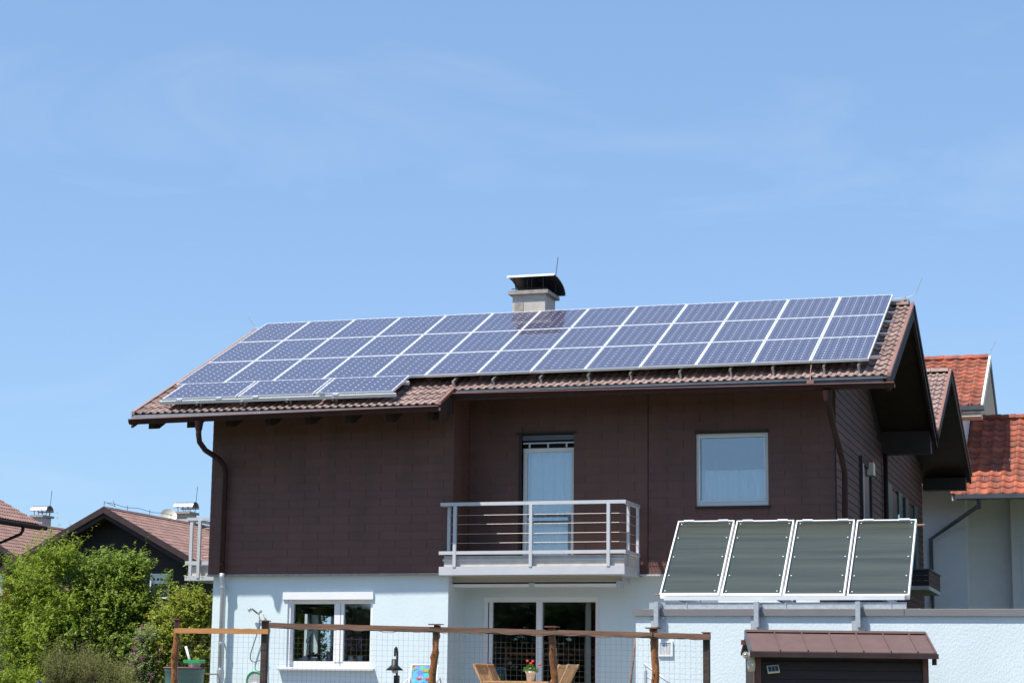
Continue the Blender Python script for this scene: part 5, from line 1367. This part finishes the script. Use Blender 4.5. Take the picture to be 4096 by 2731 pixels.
def far_chimney(h, rf, x0, x1, y, ztop, zbase, rodx):
    c = part('chimney', MB().box(x0, x1, y, y+.8, zbase, ztop), M['concrete'], h)
    part('cap_slab', MB().box(x0-.1, x1+.1, y-.1, y+.9, ztop, ztop+.1), M['concrete_d'], c)
    mb = MB(); N = 10; ym = y+.4; xa_, xb_ = x0-.17, x1+.15
    for i in range(N+1):
        a = math.pi*i/N
        for xx in (xa_, xb_):
            for R_ in (.36, .345): mb.v.append((xx, ym-math.cos(a)*R_, ztop+.26+math.sin(a)*R_*.85))
    for i in range(N):
        n = 4*i; mb.f += [(n, n+2, n+6, n+4), (n+1, n+5, n+7, n+3), (n, n+4, n+5, n+1), (n+2, n+3, n+7, n+6)]
    part('cowl', mb, M['cowl'], c)
    st_ = MB()
    for xx in (x0+.05, (x0+x1)/2, x1-.05):
        for yy in (y+.08, y+.72): st_.tube([(xx, yy, ztop+.1), (xx, ym+(yy-ym)*1.3, ztop+.36)], .015, 5)
    part('cowl_stay', st_, M['steel_dark'], c)
    part('lightning_rod', MB().tube([(x1+.12, ym, ztop+.1), (x1+.2, ym, ztop+1.25)], .012, 5), M['steel_dark'], c)
far_chimney(hA, rA, -23.62, -23.02, 43, .08, -1.6, 0)
dsh = hY(*z4(1352, 235), 42.4)
ds = part('satellite_dish', MB().lathe([(0, 0), (.15, .02), (.28, .06), (.36, .11), (.37, .115)], (0, 0, 0), 18), M['dish'], hA, smooth=True)
ds.location = dsh-hA.location; ds.rotation_euler = (math.radians(60), 0, math.radians(35))
part('dish_arm', MB().tube([(dsh.x, 42.5, dsh.z-.9), (dsh.x+.05, 42.5, dsh.z)], .025, 6), M['galv'], hA)
rc = MB(); pts = [(-22.86, 35+i*.5, -.16+.03*math.sin(i*1.3)) for i in range(24)]
rc.tube(pts, .010, 4)
for i in range(0, 24, 4): rc.tube([(-22.86, 35+i*.5, -.35), (-22.86, 35+i*.5, -.1)], .012, 4)
a0 = hY(*z4(958, 165), 35); a1 = hY(*z4(925, 150), 35); a2 = hY(*z4(910, 105), 35)
rc.tube([(-22.86, 35.3, -.16), a1, a2], .012, 4)
part('lightning_rod', rc, M['steel_dark'], hA)
hB, rB, gB = gable_house('gable_house', 'dark boarded gable house with red shutters half hidden beyond the leafy shrubs', -30.2, -.42, 30.5, 35.2, 48, 5, 5.6)
far_chimney(hB, rB, -31.2, -30.7, 43.5, .08, -1.8, 0)
w0 = hY(*z4(-40, 690), gB-.06); w1 = hY(*z4(22, 885), gB-.06)
wv = part('window', MB().box(w0.x, w1.x, gB-.08, gB-.02, w1.z, w0.z), M['white'], hB)
w2_ = hY(*z4(98, 690), gB-.06)
part('shutter', MB().box(w1.x+.01, w2_.x, gB-.10, gB-.04, w1.z-.05, w0.z+.03), M['red_shutter'], wv)
# nearer neighbour: only the far end of its roof shows
cx_e = -16.86; cz_e = -2.38; cyf = 20.0
hC = thing('corner_house', (cx_e-4, 16, -8.1), 'brown tiled house roof corner with dark gutter and downpipe by the satellite dish house', 'house')
pC = math.radians(27); vC = Vector((-math.cos(pC), 0, math.sin(pC)))
rfC = part('roof', MB().prism([(cx_e, cz_e-.03), (cx_e-4.5, cz_e-.03+4.5*math.tan(pC)), (cx_e-9, cz_e), (cx_e-9, cz_e-.2), (cx_e-4.5, cz_e-.22+4.5*math.tan(pC)), (cx_e, cz_e-.18)], 1, 10, cyf), M['dark_wood'], hC)
part('roof_tile_field', tile_field((cx_e+.03, cyf, cz_e-.01), (0, -1, 0), vC, .30, .335, 30, 15, 'roman'), M['far_tile'], rfC, kind='stuff')
part('gutter', MB().tube([(cx_e+.1, 10, cz_e-.10), (cx_e+.1, cyf+.1, cz_e-.10)], .075, 10), M['copper'], hC)
part('gable_wall', MB().box(cx_e-8, cx_e-1.7, 10.5, cyf-1.6, -8.1, cz_e+.2), M['backing'], hC)
d0 = hX(*z4(190, 290), cx_e+.1); d1 = hX(*z4(182, 345), cx_e+.1); d2 = hX(*z4(165, 372), cx_e+.05)
part('downpipe', MB().tube([d0, d1, d2, Vector((cx_e-.75, d2.y-.8, d2.z-.55)), Vector((cx_e-.8, d2.y-.85, -8.1))], .055, 10), M['copper'], hC, smooth=True)

# ------------------------------------------------------------------ shrubs
def shrub(name, blobs, Y, mname, label, ntw, nleaf, lsize, tl_, seed, up=.5, droop=0., group=None, twig_r=.004, aspect=.5, cat='shrub', clump=9):
    """blobs: (px, py, r_px, dy) in photo pixels, taken at distance Y; twigs with leaves grow through the blobs"""
    rs = np.random.RandomState(seed); C = []; R_ = []
    for px, py, rp_, dy in blobs:
        p = np.array(hY(px, py, Y+dy)); sc = (p[1]-CAMP[1])/FPX*1.03
        C.append(p); R_.append(rp_*sc)
    C = np.array(C); R_ = np.array(R_)
    if clump:
        C0, R0 = C, R_; C = []; R_ = []
        for c_, r_ in zip(C0, R0):
            for _ in range(clump):
                v = rs.normal(size=3); v /= np.linalg.norm(v); v[2] = v[2]*.9+.15
                rr_ = r_*rs.uniform(.20, .38); C.append(c_+v*(r_-rr_*.6)*rs.uniform(.55, 1.05)); R_.append(rr_)
        C = np.array(C); R_ = np.array(R_)
    w = R_**2.2; w /= w.sum()
    k = rs.choice(len(C), ntw, p=w)
    d = rs.normal(size=(ntw, 3)); d /= np.linalg.norm(d, axis=1)[:, None]
    rad = R_[k]*rs.uniform(.12, 1., ntw)**.42
    O = C[k]+d*rad[:, None]*.92
    O[:, 2] = np.maximum(O[:, 2], -8.0)
    D = d+np.array([0, 0, up])+rs.normal(size=(ntw, 3))*.35; D /= np.linalg.norm(D, axis=1)[:, None]
    L_ = tl_*rs.uniform(.55, 1.3, ntw)*np.where(rs.uniform(size=ntw) < .05, 1.9, 1.)*(.75+.25*rad/R_[k])
    t = np.tile(np.linspace(.05, 1, nleaf), (ntw, 1))+rs.uniform(-.02, .02, (ntw, nleaf))
    P = O[:, None, :]+D[:, None, :]*(t*L_[:, None])[:, :, None]
    P[:, :, 2] -= droop*(t**2)*L_[:, None]
    P += rs.normal(size=P.shape)*lsize*.25
    P = P.reshape(-1, 3); N = len(P)
    c = np.repeat(d, nleaf, 0)*.7+np.array([-.15, -.35, 1.0])+rs.normal(size=(N, 3))*.55; c /= np.linalg.norm(c, axis=1)[:, None]
    a = rs.normal(size=(N, 3))+np.repeat(D, nleaf, 0)*.6; a -= c*(a*c).sum(1)[:, None]; a /= np.linalg.norm(a, axis=1)[:, None]
    b = np.cross(c, a)
    s = lsize*rs.uniform(.45, 1.4, N)[:, None]
    V = np.stack([P-a*s*.1, P+a*s*.45+b*s*aspect*.5+c*s*.10, P+a*s, P+a*s*.45-b*s*aspect*.5+c*s*.10], 1).reshape(-1, 3)
    me = bpy.data.meshes.new('foliage')
    me.vertices.add(len(V)); me.vertices.foreach_set('co', V.astype('f').ravel())
    me.loops.add(4*N); me.loops.foreach_set('vertex_index', np.arange(4*N, dtype='i'))
    me.polygons.add(N); me.polygons.foreach_set('loop_start', np.arange(0, 4*N, 4, dtype='i')); me.polygons.foreach_set('loop_total', np.full(N, 4, 'i'))
    me.update(calc_edges=True); me.materials.append(M[mname])
    base = C.mean(0)
    tg = thing(name, (base[0], base[1], -8.1), label, cat, group)
    link('foliage', me, None, tg, -tg.location, kind='stuff')
    mb = MB()
    for i in range(0, ntw, 3):
        o_ = Vector(O[i]); e = o_+Vector(D[i])*L_[i]
        mb.tube([o_-Vector(D[i])*.1, e], [twig_r, twig_r*.5], 3, cap=False)
    part('twigs', mb, M['bark'], tg, kind='stuff')
    for q in range(6):
        c_ = C[rs.randint(len(C))]
        part('stem', MB().tube([(base[0]+rs.uniform(-.25, .25), base[1]+rs.uniform(-.2, .2), -8.15), ((base[0]+c_[0])/2+rs.uniform(-.1, .1), (base[1]+c_[1])/2, (-8.1+c_[2])/2), tuple(c_)], [.035, .025, .010], 6), M['bark'], tg)
    return tg
k_ = 1.7415
def D_(*l): return [(x*k_, y*k_, r_*k_, dy) for x, y, r_, dy in l]
shrub('shrub', D_((70, 1330, 60, .3), (120, 1300, 55, 0), (60, 1400, 70, 0), (120, 1390, 75, -.3), (50, 1480, 65, -.1), (130, 1480, 80, -.2), (30, 1430, 45, 0), (130, 1560, 85, -.2), (45, 1560, 60, 0)), -.3, 'leaf_a', 'tall bright green feathery shrub by the red-shuttered house', 2500, 26, .062, .46, 11, up=.35, aspect=.38)
shrub('shrub', D_((215, 1310, 50, .3), (270, 1330, 60, 0), (310, 1345, 45, 0), (230, 1400, 85, -.2), (300, 1430, 70, -.2), (200, 1480, 85, -.5), (280, 1510, 85, -.4), (230, 1580, 100, -.4), (330, 1390, 35, 0), (350, 1440, 40, 0)), .2, 'leaf_b', 'dense glossy green privet shrub in front of the dark gable house', 3000, 25, .065, .38, 12, up=.8, aspect=.55)
shrub('shrub', D_((390, 1440, 50, 0), (440, 1430, 50, 0), (470, 1440, 35, 0), (400, 1500, 60, -.1), (455, 1500, 50, 0), (380, 1560, 60, -.1), (450, 1570, 60, 0), (425, 1400, 28, 0), (465, 1400, 20, 0)), -1.0, 'leaf_c', 'yellow-green shrub with reddish shoots between the house corner and the privet', 2500, 24, .058, .34, 13, up=.9, aspect=.5)
shrub('shrub', D_((330, 1530, 42, 0), (350, 1580, 50, 0), (300, 1575, 40, 0), (345, 1480, 30, 0)), -1.6, 'leaf_e', 'grey-green small-leaved shrub behind the log fence post with purple blossoms', 1000, 24, .040, .26, 14, up=.5, aspect=.5)
shrub('shrub', D_((130, 1570, 45, 0), (180, 1560, 45, 0), (230, 1575, 45, 0), (270, 1590, 40, 0)), -3.0, 'leaf_d', 'brownish twiggy broom shrub behind the blue glass ball', 1500, 16, .030, .50, 15, up=2.4, aspect=.25, twig_r=.005)
shrub('shrub', D_((10, 1590, 45, 0), (60, 1585, 38, 0), (90, 1600, 40, 0)), -2.6, 'leaf_a', 'low pale leafy shrub beside the brownish broom shrub', 500, 18, .055, .22, 16, up=.5, aspect=.5)
# tall thin shoots
shrub('shrub', D_((388, 1330, 5, 0), (390, 1350, 7, 0), (392, 1375, 8, 0), (418, 1368, 6, 0)), .9, 'leaf_b', 'thin leafy shoots rising in front of the white-framed gable window', 26, 16, .055, .22, 17, up=3.0, aspect=.5, clump=0)
for i, (x, y) in enumerate(((540, 2605), (565, 2632), (535, 2590), (545, 2560), (528, 2660), (640, 2595), (605, 2700), (566, 2510))):
    p = hY(x, y, -2.6); rr = random.Random(40+i); mb = MB()
    for q in range(14):
        mb.sphere(p+Vector((rr.gauss(0, .022), rr.gauss(0, .02), rr.uniform(-.05, .05))), .010, 3)
    mb.tube([p+Vector((0, 0, -.3)), p], .004, 4)
    solo('flower_spike', mb, M['petal_v'], 'magenta flower spike among the grey-green shrub leaves', 'flower', 'magenta flower spikes in the shrubs')
# hedge in front of the left window wall (seen through the corner room)
shrub('shrub', [(1080, 2560, 95, 0), (1150, 2490, 90, 0), (1160, 2620, 100, 0), (1240, 2500, 85, .3), (1240, 2640, 90, .2), (1060, 2690, 100, 0), (1190, 2720, 100, 0)], 3.2, 'leaf_c', 'leafy shrub beside the left house wall seen through the ground-floor window', 1100, 20, .07, .35, 19, up=.6)


# wood behind the camera, seen mirrored in the panes
rs = np.random.RandomState(3)
n = 60000
X = rs.uniform(-130, 150, n); prof = 9.0+3.0*np.sin(X*.09)+2.2*np.sin(X*.31+1)+1.3*np.sin(X*.83)
Zt = -9.4+prof*(1-rs.uniform(0, 1, n)**2.4*.98); Y_ = -92+rs.uniform(-7, 7, n)
P = np.stack([X, Y_, Zt], 1); a = rs.normal(size=(n, 3)); a /= np.linalg.norm(a, axis=1)[:, None]; b = np.cross(a, rs.normal(size=(n, 3))); b /= np.linalg.norm(b, axis=1)[:, None]
V = np.stack([P-a*.55, P+b*.4, P+a*.55, P-b*.4], 1).reshape(-1, 3)
me = bpy.data.meshes.new('wood'); me.vertices.add(len(V)); me.vertices.foreach_set('co', V.astype('f').ravel())
me.loops.add(4*n); me.loops.foreach_set('vertex_index', np.arange(4*n, dtype='i')); me.polygons.add(n)
me.polygons.foreach_set('loop_start', np.arange(0, 4*n, 4, dtype='i')); me.polygons.foreach_set('loop_total', np.full(n, 4, 'i')); me.update(calc_edges=True)
wd = link('distant_wood', me, M['leaf_far'], kind='stuff'); tag(wd, 'far-off wood facing the house front, mirrored in its panes', 'wood')

# ------------------------------------------------------------------ lift everything so that the terrace is z = 0
for o in scene.objects:
    if o.parent is None and o not in (cam, sun):
        o.location.z += ZO
